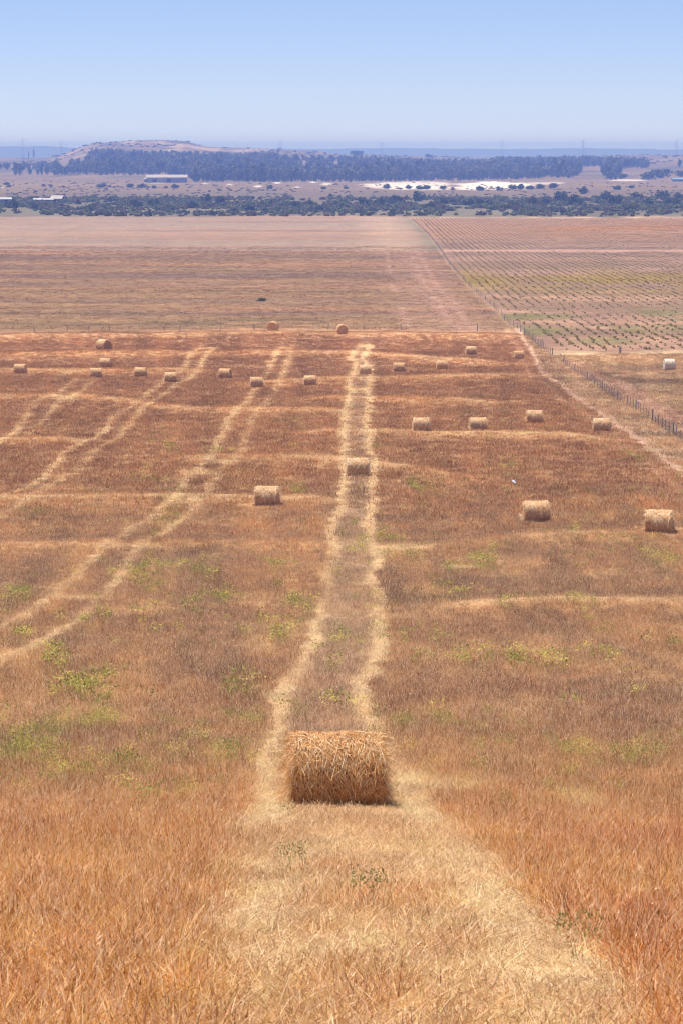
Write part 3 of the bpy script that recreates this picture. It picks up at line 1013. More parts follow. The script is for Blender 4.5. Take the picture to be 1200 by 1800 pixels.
# scrap of white plastic on the field
g0 = gp(902, 852)
n1 = 9
sx, sy = np.meshgrid(np.linspace(-.16, .16, n1), np.linspace(-.3, .3, n1))
sz = .06 + .16 * fbm(sx * 7 + 9, sy * 7 + 4, 301, 3) + .10 * np.exp(-(sx / .08)**2 - (sy / .15)**2)
V = np.stack([(sx * (.6 + .6 * vnoise(sy * 9, sx * 0, 5))).ravel(), sy.ravel(), sz.ravel()], 1)
ii = (np.arange(n1 - 1)[:, None] * n1 + np.arange(n1 - 1)[None]).ravel()
me = mesh_np('plastic_scrap', V, np.stack([ii, ii + 1, ii + n1 + 1, ii + n1], 1), plain_mat('white_plastic', (.50, .55, .68), .08, 8, .35), smooth=True)
link('plastic_scrap', me, loc=(g0[0], g0[1], g0[2] + .12), rot=(.35, .1, .5), scale=.62, label='small crumpled white plastic scrap lying in the grass behind a bale', cat='litter')

# ---------------------------------------------------------------- grass
GRASS = blade_mat('dry_grass', hi=tuple(lin(255, 230, 190)), hi_amt=.85, transl=.45, tipdark=.42)
GRASSP = blade_mat('pale_straw_stem', hi=tuple(lin(255, 232, 186)), hi_amt=.9, transl=.45, base=tuple(lin(250, 204, 140)), tipdark=.9)
GRASSF = blade_mat('dry_grass_far', hi=tuple(lin(244, 212, 166)), hi_amt=.4, transl=.35, gloss=.1)
nearT = [tuft('grass_tuft_%d' % i, GRASS, 26, .13, .19, .0056, lean=.60, bendv=.10) for i in range(6)]
stemT = [tuft('straw_stems_%d' % i, GRASSP, 14, .14, .25, .0062, lean=.5, bendv=.05, heads=False) for i in range(3)]
lieT = [tuft('straw_litter_%d' % i, GRASS, 28, .16, .24, .0066, lean=1.5, bendv=.10, heads=False) for i in range(4)]
midT = [tuft('grass_clump_%d' % i, GRASS, 28, .22, .19, .008, lean=.5, bendv=.12, seg=2) for i in range(6)]
farT = [tuft('grass_patch_%d' % i, GRASSF, 26, .42, .24, .03, lean=.5, bendv=.25, heads=False, seg=2) for i in range(5)]


def fan_points(y0, y1, dens, half=.150, pad=1.5):
    A = 0
    ys = np.linspace(y0, y1, 400)
    w = 2 * (half * ys + pad)
    cdf = np.concatenate([[0], np.cumsum((w[1:] + w[:-1]) / 2 * np.diff(ys))])
    n = int(cdf[-1] * dens)
    y = np.interp(rng.uniform(0, cdf[-1], n), cdf, ys)
    x = rng.uniform(-1, 1, n) * (half * y + pad)
    return x, y


def clear_bales(x, y):
    ok = np.ones(len(x), bool)
    for bx, by, s in bale_pos:
        ok &= ~((np.abs(x - bx) < .80 * s) & (np.abs(y - by) < .50 * s))
    return ok


def grass_layer(name, y0, y1, dens, protos, litter, hs, label, wscale=1.0, fin=None, fout=None):
    x, y = fan_points(y0, y1, dens)
    keep = np.ones(len(x))
    if fin:
        keep = keep * sm(fin[0], fin[1], y)
    if fout:
        keep = keep * (1 - sm(fout[0], fout[1], y))
    kk = rng.uniform(size=len(x)) < keep
    x, y = x[kk], y[kk]
    k = clear_bales(x, y) & ((xdist(FENCE, x, y) < 0) | (y < 366))
    k &= np.abs(xdist(ROAD, x, y)) > .3
    x, y = x[k], y[k]
    col, straw, g = field(x, y)
    z = terrain(x, y)
    n = len(x)
    n0 = len(protos)
    lit = (rng.uniform(size=n) < straw * .75) & (litter > 0)
    idx = np.where(lit, n0 + rng.integers(0, max(litter, 1), n), rng.integers(0, n0, n))
    hh = hs * rng.uniform(.7, 1.25, n) * (.65 + .7 * fbm(x / 2.5, y / 4, 401, 3)) * (1 - .65 * straw)
    ww = rng.uniform(.85, 1.25, n) * wscale
    t = col * (rng.uniform(.6, 1.4, n) * (.62 + .76 * fbm(x / (.12 + .006 * y), y / (.2 + .012 * y), 411, 3)))[:, None]
    t = t * (1 + (rng.normal(0, .05, (n, 3))))
    # wind-leaned all one way a little
    rot = np.stack([rng.normal(0, .12, n), rng.normal(.06, .12, n), rng.uniform(0, 6.283, n)], 1)
    scl = np.stack([ww, ww, hh], 1)
    return scatter(name, np.stack([x, y, z], 1), rot, scl, idx, np.clip(t, .01, .95), protos, label, None)


grass_layer('foreground_grass', 11.5, 70, 80, nearT + stemT[:1] + lieT, 4, .92, 'tall dry orange grass and pale stubble in the foreground', fout=(32, 70))
grass_layer('slope_grass', 26, 190, 17, midT, 0, .95, 'reddish dry grass covering the slope', fin=(26, 62), fout=(130, 190))
grass_layer('field_grass', 120, 420, 3.6, farT, 0, .9, 'dry brown grass of the far half of the field', fin=(120, 190))

x, y = fan_points(428, 900, .5, .145, 2)
k = (xdist(FENCE, x, y) < -1) & (rng.uniform(size=len(x)) < .25 + 1.1 * fbm(x / 40, y / 8, 441, 3))
x, y = x[k], y[k]
n = len(x)
col, _s1, _g1 = field(x, y)
s_ = rng.uniform(.6, 1.5, n)
scatter('far_field_stubble', np.stack([x, y, terrain(x, y)], 1), np.stack([rng.normal(0, .1, n), rng.normal(0, .1, n), rng.uniform(0, 6.283, n)], 1),
        np.stack([s_ * 1.5, s_ * 1.5, s_ * .7], 1), rng.integers(0, 5, n), np.clip(col * rng.uniform(.9, 1.6, n)[:, None], .01, .9), farT, 'grey-brown stubble tufts of the field beyond the cross fence')

# green weeds
WEED = blade_mat('weed_leaf', hi=tuple(lin(222, 218, 120)), hi_amt=.6, transl=.45, gloss=.2, tipdark=1.0)
WEED1 = blade_mat('weed_leaf_green', hi=tuple(lin(190, 188, 90)), hi_amt=.4, transl=.4, gloss=.3, base=tuple(lin(120, 134, 70)))


def weed(name, mat, h, nl, wl):
    st = tuft('t', mat, 8, .06, h, .006, lean=.45, bendv=.2, heads=False)
    P0 = rng.uniform(-1, 1, (nl, 3)) * np.array([.30, .30, .16]) * h * 1.6 + np.array([0, 0, h * .92])
    P0[:, 2] = np.maximum(P0[:, 2], .03)
    Dv = rng.normal(size=(nl, 3)) + np.array([0, 0, .3])
    Dv /= np.linalg.norm(Dv, axis=1)[:, None]
    v, f, r = ribbons(P0, Dv, rng.uniform(.03, .07, nl) * wl * .6, np.full(nl, .017 * wl), rng.normal(0, .1, (nl, 3)), rng.uniform(0, 1, nl), 2, taper=.3)
    V = np.empty(len(st.data.vertices) * 3, np.float32)
    st.data.vertices.foreach_get('co', V)
    Fc = np.empty(len(st.data.loops), np.int32)
    st.data.loops.foreach_get('vertex_index', Fc)
    V2, F2, R2 = merge([(V.reshape(-1, 3), Fc.reshape(-1, 4), rng.uniform(0, .4, len(st.data.polygons))), (v, f, r)])
    return bpy.data.objects.new(name, mesh_np(name, V2, F2, mat, R2))


weeds = [weed('weed_%d' % i, WEED, .34, 80, .8) for i in range(4)]
weedf = [weed('weed_far_%d' % i, WEED, .40, 34, 1.8) for i in range(3)]
X_, Y_, S_ = [], [], []
for y0, y1, dn in ((12, 60, 22.0), (60, 130, 9), (130, 260, 2.2)):
    x, y = fan_points(y0, y1, dn)
    g = greenmask(x, y) * (1 - .9 * field(x, y)[1]) * np.clip(sm(.42, .60, fbm(x / (.5 + y / 90), y / (.8 + y / 60), 445, 3)) * 1.3, 0, 1)
    k = (rng.uniform(size=len(x)) < g * np.where(y < 60, .34, np.where(y < 130, .42, .55)) + .016 * (y > 36) * sm(.5, .62, fbm(x / 5, y / 9, 431, 3))) & clear_bales(x, y) & (xdist(ROAD, x, y) < 0) & ~((np.abs(x - bale_pos[0, 0]) < 1.3) & (np.abs(y - bale_pos[0, 1]) < 6))
    X_.append(x[k])
    Y_.append(y[k])
x, y = np.concatenate(X_), np.concatenate(Y_)
n = len(x)
idx = np.where(y < 60, rng.integers(0, 4, n), 4 + rng.integers(0, 3, n))
tint = np.stack([lin(136, 152, 70)] * n) * rng.uniform(.7, 1.3, n)[:, None]
yel = rng.uniform(size=n) < .35
tint[yel] = lin(222, 216, 124) * rng.uniform(.8, 1.15, yel.sum())[:, None]
s_ = rng.uniform(.7, 1.3, n)
scatter('green_weeds', np.stack([x, y, terrain(x, y)], 1), np.stack([rng.normal(0, .1, n), rng.normal(0, .1, n), rng.uniform(0, 6.28, n)], 1),
        np.stack([s_, s_, s_], 1), idx, tint, weeds + weedf, 'yellow-green weeds growing in patches through the dry grass')

for px_, py_, s, lab in ((1015, 1692, 1.0, 'small green weed on the right pale track near the bottom'), (650, 1606, 1.1, 'grey-green weed below the nearest bale in the pale stubble'),
                         (512, 1545, 1.1, 'dark green weed in the pale swath left below the nearest bale'), (505, 1440, .8, 'little green weed just in front of the nearest bale')):
    g0 = gp(px_, py_)
    w0 = weed('weed_plant', WEED1, .26, 150, .6)
    link('weed_plant', w0.data, loc=g0, scale=s, label=lab, cat='weed')

# ---------------------------------------------------------------- bushes, vines and trees
LEAF = blade_mat('bush_leaf', hi=tuple(lin(112, 122, 84)), hi_amt=.35, transl=.15, gloss=.1)
LEAFT = blade_mat('tree_leaf', hi=tuple(lin(96, 104, 80)), hi_amt=.35, transl=.15, gloss=.1)
BUSHM = blade_mat('dark_bush_leaf', hi=tuple(lin(104, 116, 74)), hi_amt=.35, transl=.15, gloss=.1, base=tuple(lin(80, 90, 62)))
BUSHG = blade_mat('olive_bush_leaf', hi=tuple(lin(130, 134, 84)), hi_amt=.35, transl=.15, gloss=.1, base=tuple(lin(92, 100, 60)))
BUSHY = blade_mat('young_vine_leaf', hi=tuple(lin(150, 140, 80)), hi_amt=.35, transl=.45, gloss=.1, base=tuple(lin(196, 180, 132)))
TREEM = blade_mat('gum_tree_leaf', hi=tuple(lin(100, 108, 84)), hi_amt=.35, transl=.15, gloss=.1, base=tuple(lin(96, 102, 80)))
BARK = plain_mat('tree_bark', lin(104, 88, 76), .3, 2.0, .9)


def leaf_cloud(lobes, nper, size, seedoff=0):
    """leaf clumps spread through lobes (cx, cy, cz, rx, ry, rz)"""
    P, Nn = [], []
    for (cx_, cy_, cz_, a_, b_, c_) in lobes:
        d = rng.normal(size=(nper, 3))
        d /= np.linalg.norm(d, axis=1)[:, None]
        r = rng.uniform(.35, 1.0, nper) ** .5 * (1 + .18 * rng.normal(size=nper))
        P.append(np.array([cx_, cy_, cz_]) + d * r[:, None] * np.array([a_, b_, c_]))
        Nn.append(d)
    P, Nn = np.concatenate(P), np.concatenate(Nn)
    n = len(P)
    u = np.cross(Nn + rng.normal(0, .6, (n, 3)), rng.normal(size=(n, 3)))
    u /= np.linalg.norm(u, axis=1)[:, None]
    v = np.cross(u, Nn + rng.normal(0, .7, (n, 3)))
    v /= np.linalg.norm(v, axis=1)[:, None] + 1e-9
    s = size * rng.uniform(.5, 1.2, n)
    q = []
    for (a_, b_) in ((-1, -.5), (.2, -1), (1, .4), (-.3, 1)):
        q.append(P + u * (s * a_ * rng.uniform(.6, 1.1, n))[:, None] + v * (s * b_ * rng.uniform(.6, 1.1, n))[:, None])
    V = np.stack(q, 1).reshape(-1, 3)
    Fc = np.arange(4 * n).reshape(-1, 4)
    return V, Fc, rng.uniform(0, 1, n)


def bush_mesh(name, mat, w, h, nl=5, nper=60, size=.3):
    lobes = []
    for i in range(nl):
        r = rng.uniform(.28, .5)
        lobes.append((rng.uniform(-.5, .5) * w * .6, rng.uniform(-.5, .5) * w * .5, h * rng.uniform(.3, .62), w * r * .7, w * r * .6, h * rng.uniform(.28, .42)))
    lobes.append((0, 0, h * .25, w * .45, w * .4, h * .28))
    V, Fc, R_ = leaf_cloud(lobes, nper, size)
    V[:, 2] = np.maximum(V[:, 2], 0)
    return mesh_np(name, V, Fc, mat, R_)


def trunk_mesh(name, h, r, limbs):
    V, Fc = [], []
    k = 6

    def tube(P, Rr):
        b0 = len(V)
        for p, q in zip(P, Rr):
            for j in range(k):
                t = 2 * math.pi * j / k
                V.append((p[0] + q * math.cos(t), p[1] + q * math.sin(t), p[2]))
        for i in range(len(P) - 1):
            for j in range(k):
                Fc.append((b0 + i * k + j, b0 + i * k + (j + 1) % k, b0 + (i + 1) * k + (j + 1) % k, b0 + (i + 1) * k + j))
    tube([(0, 0, -.3), (0.1, 0, h * .3), (-.1, .1, h * .6), (0, 0, h * .9)], [r * 1.2, r, r * .7, r * .25])
    for L in limbs:
        tube([(0, 0, h * .42), (L[0] * .5, L[1] * .5, (h * .42 + L[2]) / 2 + .3), (L[0], L[1], L[2])], [r * .55, r * .4, r * .12])
    me = bpy.data.meshes.new(name)
    me.from_pydata(V, [], Fc)
    me.materials.append(BARK)
    return me


def tree_parts(h, w, mat, shape='gum', nper=42):
    lobes, limbs = [], []
    nl = 8
    for i in range(nl):
        t = rng.uniform(.36, .9)
        a_ = rng.uniform(0, 6.28)
        wid = w * .5 * (1 - .55 * abs(t - .6) / .4) * (.75 if shape == 'gum' else 1.0)
        r = rng.uniform(.25, .8) * wid
        if shape == 'column':
            wid *= .45
            r *= .3
            t = .15 + .8 * i / nl
        if shape == 'round':
            t = rng.uniform(.28, .72)
        lobes.append((r * math.cos(a_), r * math.sin(a_), h * t, wid * .55, wid * .55, h * rng.uniform(.09, .17)))
        limbs.append((r * math.cos(a_), r * math.sin(a_), h * t))
    if shape == 'round':
        lobes.append((0, 0, h * .45, w * .5, w * .45, h * .36))
        lobes.append((0, 0, h * .25, w * .46, w * .42, h * .22))
    else:
        lobes.append((0, 0, h * .55, w * .30, w * .3, h * .32))
        lobes.append((0, 0, h * .28, w * .26, w * .26, h * .25))
    V, Fc, R_ = leaf_cloud(lobes, nper, w * .075)
    V[:, 2] = np.clip(V[:, 2], .2, None)
    return mesh_np('crown', V, Fc, mat, R_), trunk_mesh('trunk', h, w * .035, limbs[:4])


# young vines in rows beyond the fence, in rows parallel to it
fdir = np.array([np.interp(800, *FENCE) - np.interp(440, *FENCE), 360.0])
fdir /= np.linalg.norm(fdir)
fnrm = np.array([fdir[1], -fdir[0]])
o0 = np.array([np.interp(440, *FENCE), 440.0])
vm = [bush_mesh('vine', BUSHY, .62, .48, 3, 16, .13) for _ in range(4)]
VINE = [bpy.data.objects.new('vine_%d' % i, bush_mesh('vine', LEAF, .62, .48, 3, 14, .14)) for i in range(4)]
U, W_ = np.meshgrid(np.arange(-120, 1000, 1.15), np.arange(2.0, 420, 1.75))
U, W_ = U.ravel(), W_.ravel()
U = U + rng.normal(0, .4, len(U))
W_ = W_ + rng.normal(0, .16, len(W_)) + .35 * (fbm(U / 30, W_ / 10, 507, 2) - .5)
vx, vy = o0[0] + fdir[0] * U + fnrm[0] * W_, o0[1] + fdir[1] * U + fnrm[1] * W_
ppx, ppy_ = topix(vx, vy, profile(vy))
k = (vy > 374) & (vy < Y383 - 25) & (np.abs(vy - Y440) > 9) & (ppx < 1320) & (xdist(FENCE, vx, vy) > 2.0) & (rng.uniform(size=len(vx)) < .55)
k &= ~((np.abs(ppy_ - 546) < 6) & (rng.uniform(size=len(vx)) < .6)) & (rng.uniform(size=len(vx)) < .45 + .9 * fbm(vx / 40, vy / 30, 501, 3))
vx, vy, ppx = vx[k], vy[k], ppx[k]
dd = np.hypot(vx, vy)
o_ = np.argsort(dd + 1e6 * ((ppx > 1198) | (ppx < 700)))
vx, vy = vx[o_], vy[o_]
vz = terrain(vx, vy)
for i in range(300):
    s = rng.uniform(.4, .8)
    link('vine_bush', vm[i % 4], loc=(vx[i], vy[i], vz[i]), rot=(0, 0, rng.uniform(0, 6.28)), scale=(s, s, s),
         label='small young vine bush in the nearest planted rows beyond the fence', cat='vine', group='young vines in the nearest planted rows')
vx, vy, vz = vx[300:], vy[300:], vz[300:]
n = len(vx)
tint = np.stack([lin(186, 164, 130)] * n) * rng.uniform(.7, 1.3, n)[:, None]
yl = np.exp(-((vy - 645) / 50)**2) * rng.uniform(size=n) > .35
tint[yl] = lin(176, 140, 44) * rng.uniform(.7, 1.15, yl.sum())[:, None]
gn_ = (~yl) & (rng.uniform(size=n) < .35)
tint[gn_] = lin(168, 162, 112)
s_ = rng.uniform(.3, .75, n)
scatter('planted_vine_rows', np.stack([vx, vy, vz], 1), np.stack([vx * 0, vx * 0, rng.uniform(0, 6.28, n)], 1), np.stack([s_, s_, s_ * .7], 1),
        rng.integers(0, 4, n), tint, VINE, 'distant rows of young vines with yellow flowers between')

# scrub band: mass of low scrub, then bushes that stand out
SCRUB = [bpy.data.objects.new('scrub_%d' % i, bush_mesh('scrub', LEAF, 3.4, 1.7, 4, 34, .42)) for i in range(5)]
n = 8000
y = rng.uniform(Y383 + 8, 1920, n)
x = rng.uniform(-.16, .16, n) * y
p1, p2 = topix(x, y, profile(y))
dens = fbm(x / 25, y / 70, 511, 4)
k = rng.uniform(size=n) < np.where(p2 > 371, .35, .95) * sm(.30, .52, dens) * (1 - sm(349, 343, p2) * .8)
x, y = x[k], y[k]
n = len(x)
tint = np.stack([lin(112, 120, 82)] * n) * rng.uniform(.55, 1.4, n)[:, None]
r_ = rng.uniform(size=n)
tint[r_ < .30] = lin(128, 114, 96)
tint[r_ > .80] = lin(130, 138, 78)
s_ = rng.uniform(.5, 1.35, n)
scatter('scrub', np.stack([x, y, terrain(x, y)], 1), np.stack([x * 0, x * 0, rng.uniform(0, 6.28, n)], 1), np.stack([s_, s_, s_ * rng.uniform(.7, 1.3, n)], 1),
        rng.integers(0, 5, n), tint, SCRUB, 'belt of low green scrub behind the fields')
# tufty grey ground cover on the plain
n = 5000
y = rng.uniform(1900, 3050, n)
x = rng.uniform(-.16, .16, n) * y
k = rng.uniform(size=n) < sm(.42, .66, fbm(x / 40, y / 120, 521, 4)) * .6 * (1 - sm(2300, 2900, y) * .7)
x, y = x[k], y[k]
n = len(x)
tint = np.stack([lin(112, 98, 84)] * n) * rng.uniform(.7, 1.2, n)[:, None]
s_ = rng.uniform(.3, .7, n)
scatter('plain_heath', np.stack([x, y, terrain(x, y)], 1), np.stack([x * 0, x * 0, rng.uniform(0, 6.28, n)], 1), np.stack([s_ * 1.5, s_ * 1.5, s_ * .8], 1),
        rng.integers(0, 5, n), tint, SCRUB, 'low grey heath dotted over the dry plain')

bm_dark = [bush_mesh('bush', BUSHM, 6.0, 4.2, 6, 60, .5) for _ in range(4)]
bm_olive = [bush_mesh('bush', BUSHG, 6.0, 3.4, 6, 60, .5) for _ in range(3)]
GS = 'bushes standing out in the scrub belt'
for i, (bx, by, w) in enumerate([(105, 373, 16), (155, 372, 18), (22, 366, 22), (60, 368, 16), (270, 363, 18), (298, 370, 16), (240, 366, 20), (362, 358, 18), (386, 360, 18), (338, 366, 18), (480, 360, 14), (440, 373, 22), (471, 374, 11), (545, 362, 14), (562, 373, 16), (605, 358, 14), (640, 362, 18), (667, 361, 18), (696, 358, 22), (736, 354, 22), (780, 359, 18), (796, 358, 11), (822, 361, 18), (860, 363, 15), (842, 362, 16), (905, 364, 20), (935, 362, 18), (958, 359, 14), (985, 354, 22), (1025, 341, 16), (1046, 352, 17), (1062, 352, 20), (1080, 360, 20), (1108, 374, 20), (1140, 362, 22), (1165, 350, 26), (1180, 362, 22), (1192, 350, 16), (1118, 350, 18), (1012, 362, 22), (186, 372, 12), (520, 364, 16), (754, 368, 16), (1160, 376, 8), (988, 376, 9), (885, 368, 14)]):
    g0 = gp(bx, by)
    s = w * g0[1] / F / 5.2
    m_ = bm_dark[i % 4] if i % 5 else bm_olive[i % 3]
    link('bush', m_, loc=g0, rot=(0, 0, rng.uniform(0, 6.28)), scale=(s, s, s * rng.uniform(.85, 1.2)),
         label='dark green bush standing out in the scrub belt behind the fields' if i % 5 else 'paler olive bush among the dark ones in the scrub belt', cat='bush', group=GS)
GP = 'lone bushes on the dry plain'
for i, (bx, by, w) in enumerate([(78, 328, 8), (90, 328, 7), (180, 329, 14), (193, 329, 6), (228, 330, 13), (250, 330, 14), (261, 330, 5), (272, 331, 9), (293, 331, 7), (308, 331, 13), (112, 330, 6), (474, 332, 10), (569, 333, 9), (581, 345, 8), (608, 332, 9), (678, 332, 13), (703, 333, 6), (717, 332, 12), (738, 333, 14), (750, 333, 14), (778, 333, 11), (795, 334, 7), (843, 335, 14), (877, 335, 11), (900, 333, 14), (914, 333, 16), (930, 333, 14), (950, 332, 16), (970, 331, 16), (240, 348, 7), (316, 352, 5), (1083, 334, 13), (1109, 331, 9), (12, 325, 10), (16, 329, 8)]):
    g0 = gp(bx, by)
    s = w * g0[1] / F / 5.2
    link('bush', bm_dark[i % 4], loc=g0, rot=(0, 0, rng.uniform(0, 6.28)), scale=(s, s, s * rng.uniform(.7, .9)),
         label='small dark bush on the open dry plain before the trees', cat='bush', group=GP)
# low green bush out in the second field
g0 = gp(461, 529)
link('bush', bush_mesh('bush', BUSHG, 2.0, .6, 5, 60, .13), loc=g0, label='single low green shrub alone in the brown field beyond the cross fence', cat='bush')

# woods on the hill slope
TP = [tree_parts(1.0 * h, w, LEAFT, 'gum') for h, w in ((17, 11), (15, 12), (19, 10), (13, 12), (16, 9))]
TOBJ = []
for i, (c, t) in enumerate(TP):
    def arr(me):
        v = np.empty(len(me.vertices) * 3, np.float32)
        me.vertices.foreach_get('co', v)
        f = np.empty(len(me.loops), np.int32)
        me.loops.foreach_get('vertex_index', f)
        return v.reshape(-1, 3), f.reshape(-1, 4)
    cv, cf = arr(c)
    tv, tf = arr(t)
    rv = np.empty(len(c.polygons), np.float32)
    c.attributes['rnd'].data.foreach_get('value', rv)
    V2, F2, R2 = merge([(cv, cf, rv), (tv, tf, np.full(len(tf), .2))])
    TOBJ.append(bpy.data.objects.new('wood_tree_%d' % i, mesh_np('wood_tree', V2, F2, LEAFT, R2)))
CAN = np.array([(-400, 281), (-20, 284), (95, 284), (100, 279), (152, 278), (158, 263), (200, 257.5), (225, 263), (300, 264), (400, 267), (480, 267), (500, 271), (560, 271), (600, 273), (660, 272), (700, 277), (780, 279), (850, 279), (880, 274), (1000, 273), (1130, 276), (1145, 283), (1152, 289), (1500, 292)], float)
BAS = np.array([(-400, 300), (88, 300), (92, 308), (330, 309), (340, 320), (530, 320), (700, 319), (800, 318), (900, 316), (1000, 313), (1050, 300), (1060, 311), (1090, 311), (1095, 297), (1140, 296), (1150, 291), (1500, 294)], float)
n = 17000
y = 2830 + 2090 * rng.uniform(size=n) ** .9
x = rng.uniform(-.17, .17, n) * y
z = np.maximum(hill_z(x, y), -33)
p1, p2 = topix(x, y, z)
hgt = np.clip(rng.normal(.74, .22, n) * (.7 + .6 * fbm(x / 40, y / 90, 547, 3)), .35, 1.5)
_, pt = topix(x, y, z + 15 * hgt)
cl = fbm(x / 55, y / 140, 541, 4)
k = (pt > np.interp(p1, CAN[:, 0], CAN[:, 1]) + rng.normal(0, .8, n)) & (p2 < np.interp(p1, BAS[:, 0], BAS[:, 1])) & (cl > .40 - .12 * (p1 < 520))
for cx_, cy_, a_, b_ in ((535, 299, 12, 5), (592, 302, 9, 4), (950, 304, 30, 1), (1040, 304, 26, 1), (115, 297, 12, 8), (590, 296, 5, 2)):
    k &= ~((((p1 - cx_) / a_)**2 + ((p2 - cy_ + 4) / (b_ + 6))**2) < 1)
x, y, z, hgt = x[k], y[k], z[k], hgt[k]
n = len(x)
tint = np.stack([lin(124, 126, 104)] * n) * rng.uniform(.55, 1.4, n)[:, None]
tint[rng.uniform(size=n) > .85] = lin(92, 96, 64)
scatter('far_woods', np.stack([x, y, z - .3], 1), np.stack([x * 0, x * 0, rng.uniform(0, 6.28, n)], 1), np.stack([hgt * rng.uniform(.8, 1.3, n), hgt, hgt], 1),
        rng.integers(0, 5, n), tint, TOBJ, 'hazy blue belt of gum woods below the low hill')

# scattered shrubs on the hill crest
n = 1500
y = rng.uniform(4300, 5500, n)
x = rng.uniform(-.14, .14, n) * y
k = rng.uniform(size=n) < sm(.42, .62, fbm(x / 45, y / 120, 551, 3))
x, y = x[k], y[k]
n = len(x)
s_ = rng.uniform(.6, 1.7, n)
scatter('hill_scrub', np.stack([x, y, hill_z(x, y) - .2], 1), np.stack([x * 0, x * 0, rng.uniform(0, 6.28, n)], 1), np.stack([s_ * 1.3, s_ * 1.3, s_], 1),
        rng.integers(0, 5, n), np.stack([lin(96, 96, 74)] * n), SCRUB, 'low scrub dotting the bare top of the hill')
GT = 'single trees standing out before the far woods'
gum = [tree_parts(h, w, TREEM, 'gum', 60) for h, w in ((18, 13), (16, 12), (17, 15))]
rnd_ = [tree_parts(h, w, TREEM, 'round', 70) for h, w in ((13, 22), (12, 24))]
colm = [tree_parts(20, 9, TREEM, 'column', 50) for _ in range(2)]
TREES = [(28, 308, 23, gum[0], 'tall hazy tree at the far left of the tree line, left of a smaller one', None), (36, 308, 21, gum[1], 'broad hazy tree leaning against the tall one at the far left', None), (53, 308, 15, gum[2], 'smaller round hazy tree standing alone right of the far left pair', None),
         (67, 308, 11, gum[1], 'short hazy tree first in the row right of the lone round one', None), (74, 308, 16, gum[0], 'slim hazy tree second in the row on the left of the tree line', None), (83, 308, 14, gum[2], 'hazy tree third in the row on the left of the tree line', None),
         (51, 276, 12, colm[0], 'hazy columnar tree in front of the far ridge, left of two', None), (60, 276, 16, colm[1], 'taller hazy columnar tree in front of the far ridge, right of two', None),
         (1138, 316, 15, rnd_[0], 'wide dark round tree on the right beside the white specks', None), (1162, 313, 17, rnd_[1], 'wide hazy round tree behind the dark one on the right', None),
         (1074, 316, 14, rnd_[0], 'broad tree left of the wide dark one on the right', None), (1092, 314, 9, rnd_[1], 'low spreading tree between the broad trees on the right', None), (1197, 311, 12, rnd_[1], 'hazy tree cut by the right edge of the photo', None), (1194, 294, 14, gum[2], 'far hazy tree up the slope at the right edge', None),
         (626, 274, 10, rnd_[1], 'dark flat-topped tree clump on the skyline right of the hill', None), (752, 277, 7, rnd_[0], 'small round tree on the pale crest right of centre', None)]
for bx, by, hpx, (cm_, tm_), lab, grp in TREES:
    d = ray(bx, by)
    yy = np.linspace(2000, 6500, 900)
    surf_z = np.maximum(terrain(d[0] * yy, yy), np.where(yy > 3000, hill_z(d[0] * yy, yy), -99))
    f = d[2] * yy - surf_z
    kk = np.argmax(f < 0) if (f < 0).any() else np.argmin(f)
    Y0 = yy[kk]
    g0 = (d[0] * Y0, Y0, surf_z[kk])
    hh = max(v.co[2] for v in cm_.vertices)
    s = hpx * Y0 / F / hh
    e = bpy.data.objects.new('tree', None)
    C.objects.link(e)
    e.location = tuple(float(v) for v in g0)
    e.scale = (s, s, s)
    e.rotation_euler = (0, 0, rng.uniform(0, 6.28))
    e['label'], e['category'], e['group'] = lab, 'tree', GT
    link('trunk', tm_, e)
    link('crown', cm_, e)

# ---------------------------------------------------------------- far buildings
WALL = plain_mat('painted_wall', lin(178, 172, 172), .08, .5, .8)
WALLB = plain_mat('shed_wall_sheet', lin(150, 148, 156), .12, .5, .7)
ROOFP = plain_mat('pale_sheet_roof', lin(170, 158, 150), .12, .4, .6)
ROOFW = plain_mat('white_sheet_roof', lin(178, 174, 172), .10, .4, .6)
ROOFB = plain_mat('blue_sheet_roof', lin(110, 150, 180), .08, .4, .6)
DARK = plain_mat('dark_opening', (.03, .03, .035), .2, 1, .5)


def boxm(name, x0, x1, y0, y1, z0, z1, mat):
    me = bpy.data.meshes.new(name)
    me.from_pydata([(x, y, z) for z in (z0, z1) for x, y in ((x0, y0), (x1, y0), (x1, y1), (x0, y1))], [], [(3, 2, 1, 0), (4, 5, 6, 7), (0, 1, 5, 4), (1, 2, 6, 5), (2, 3, 7, 6), (3, 0, 4, 7)])
    me.materials.append(mat)
    return me


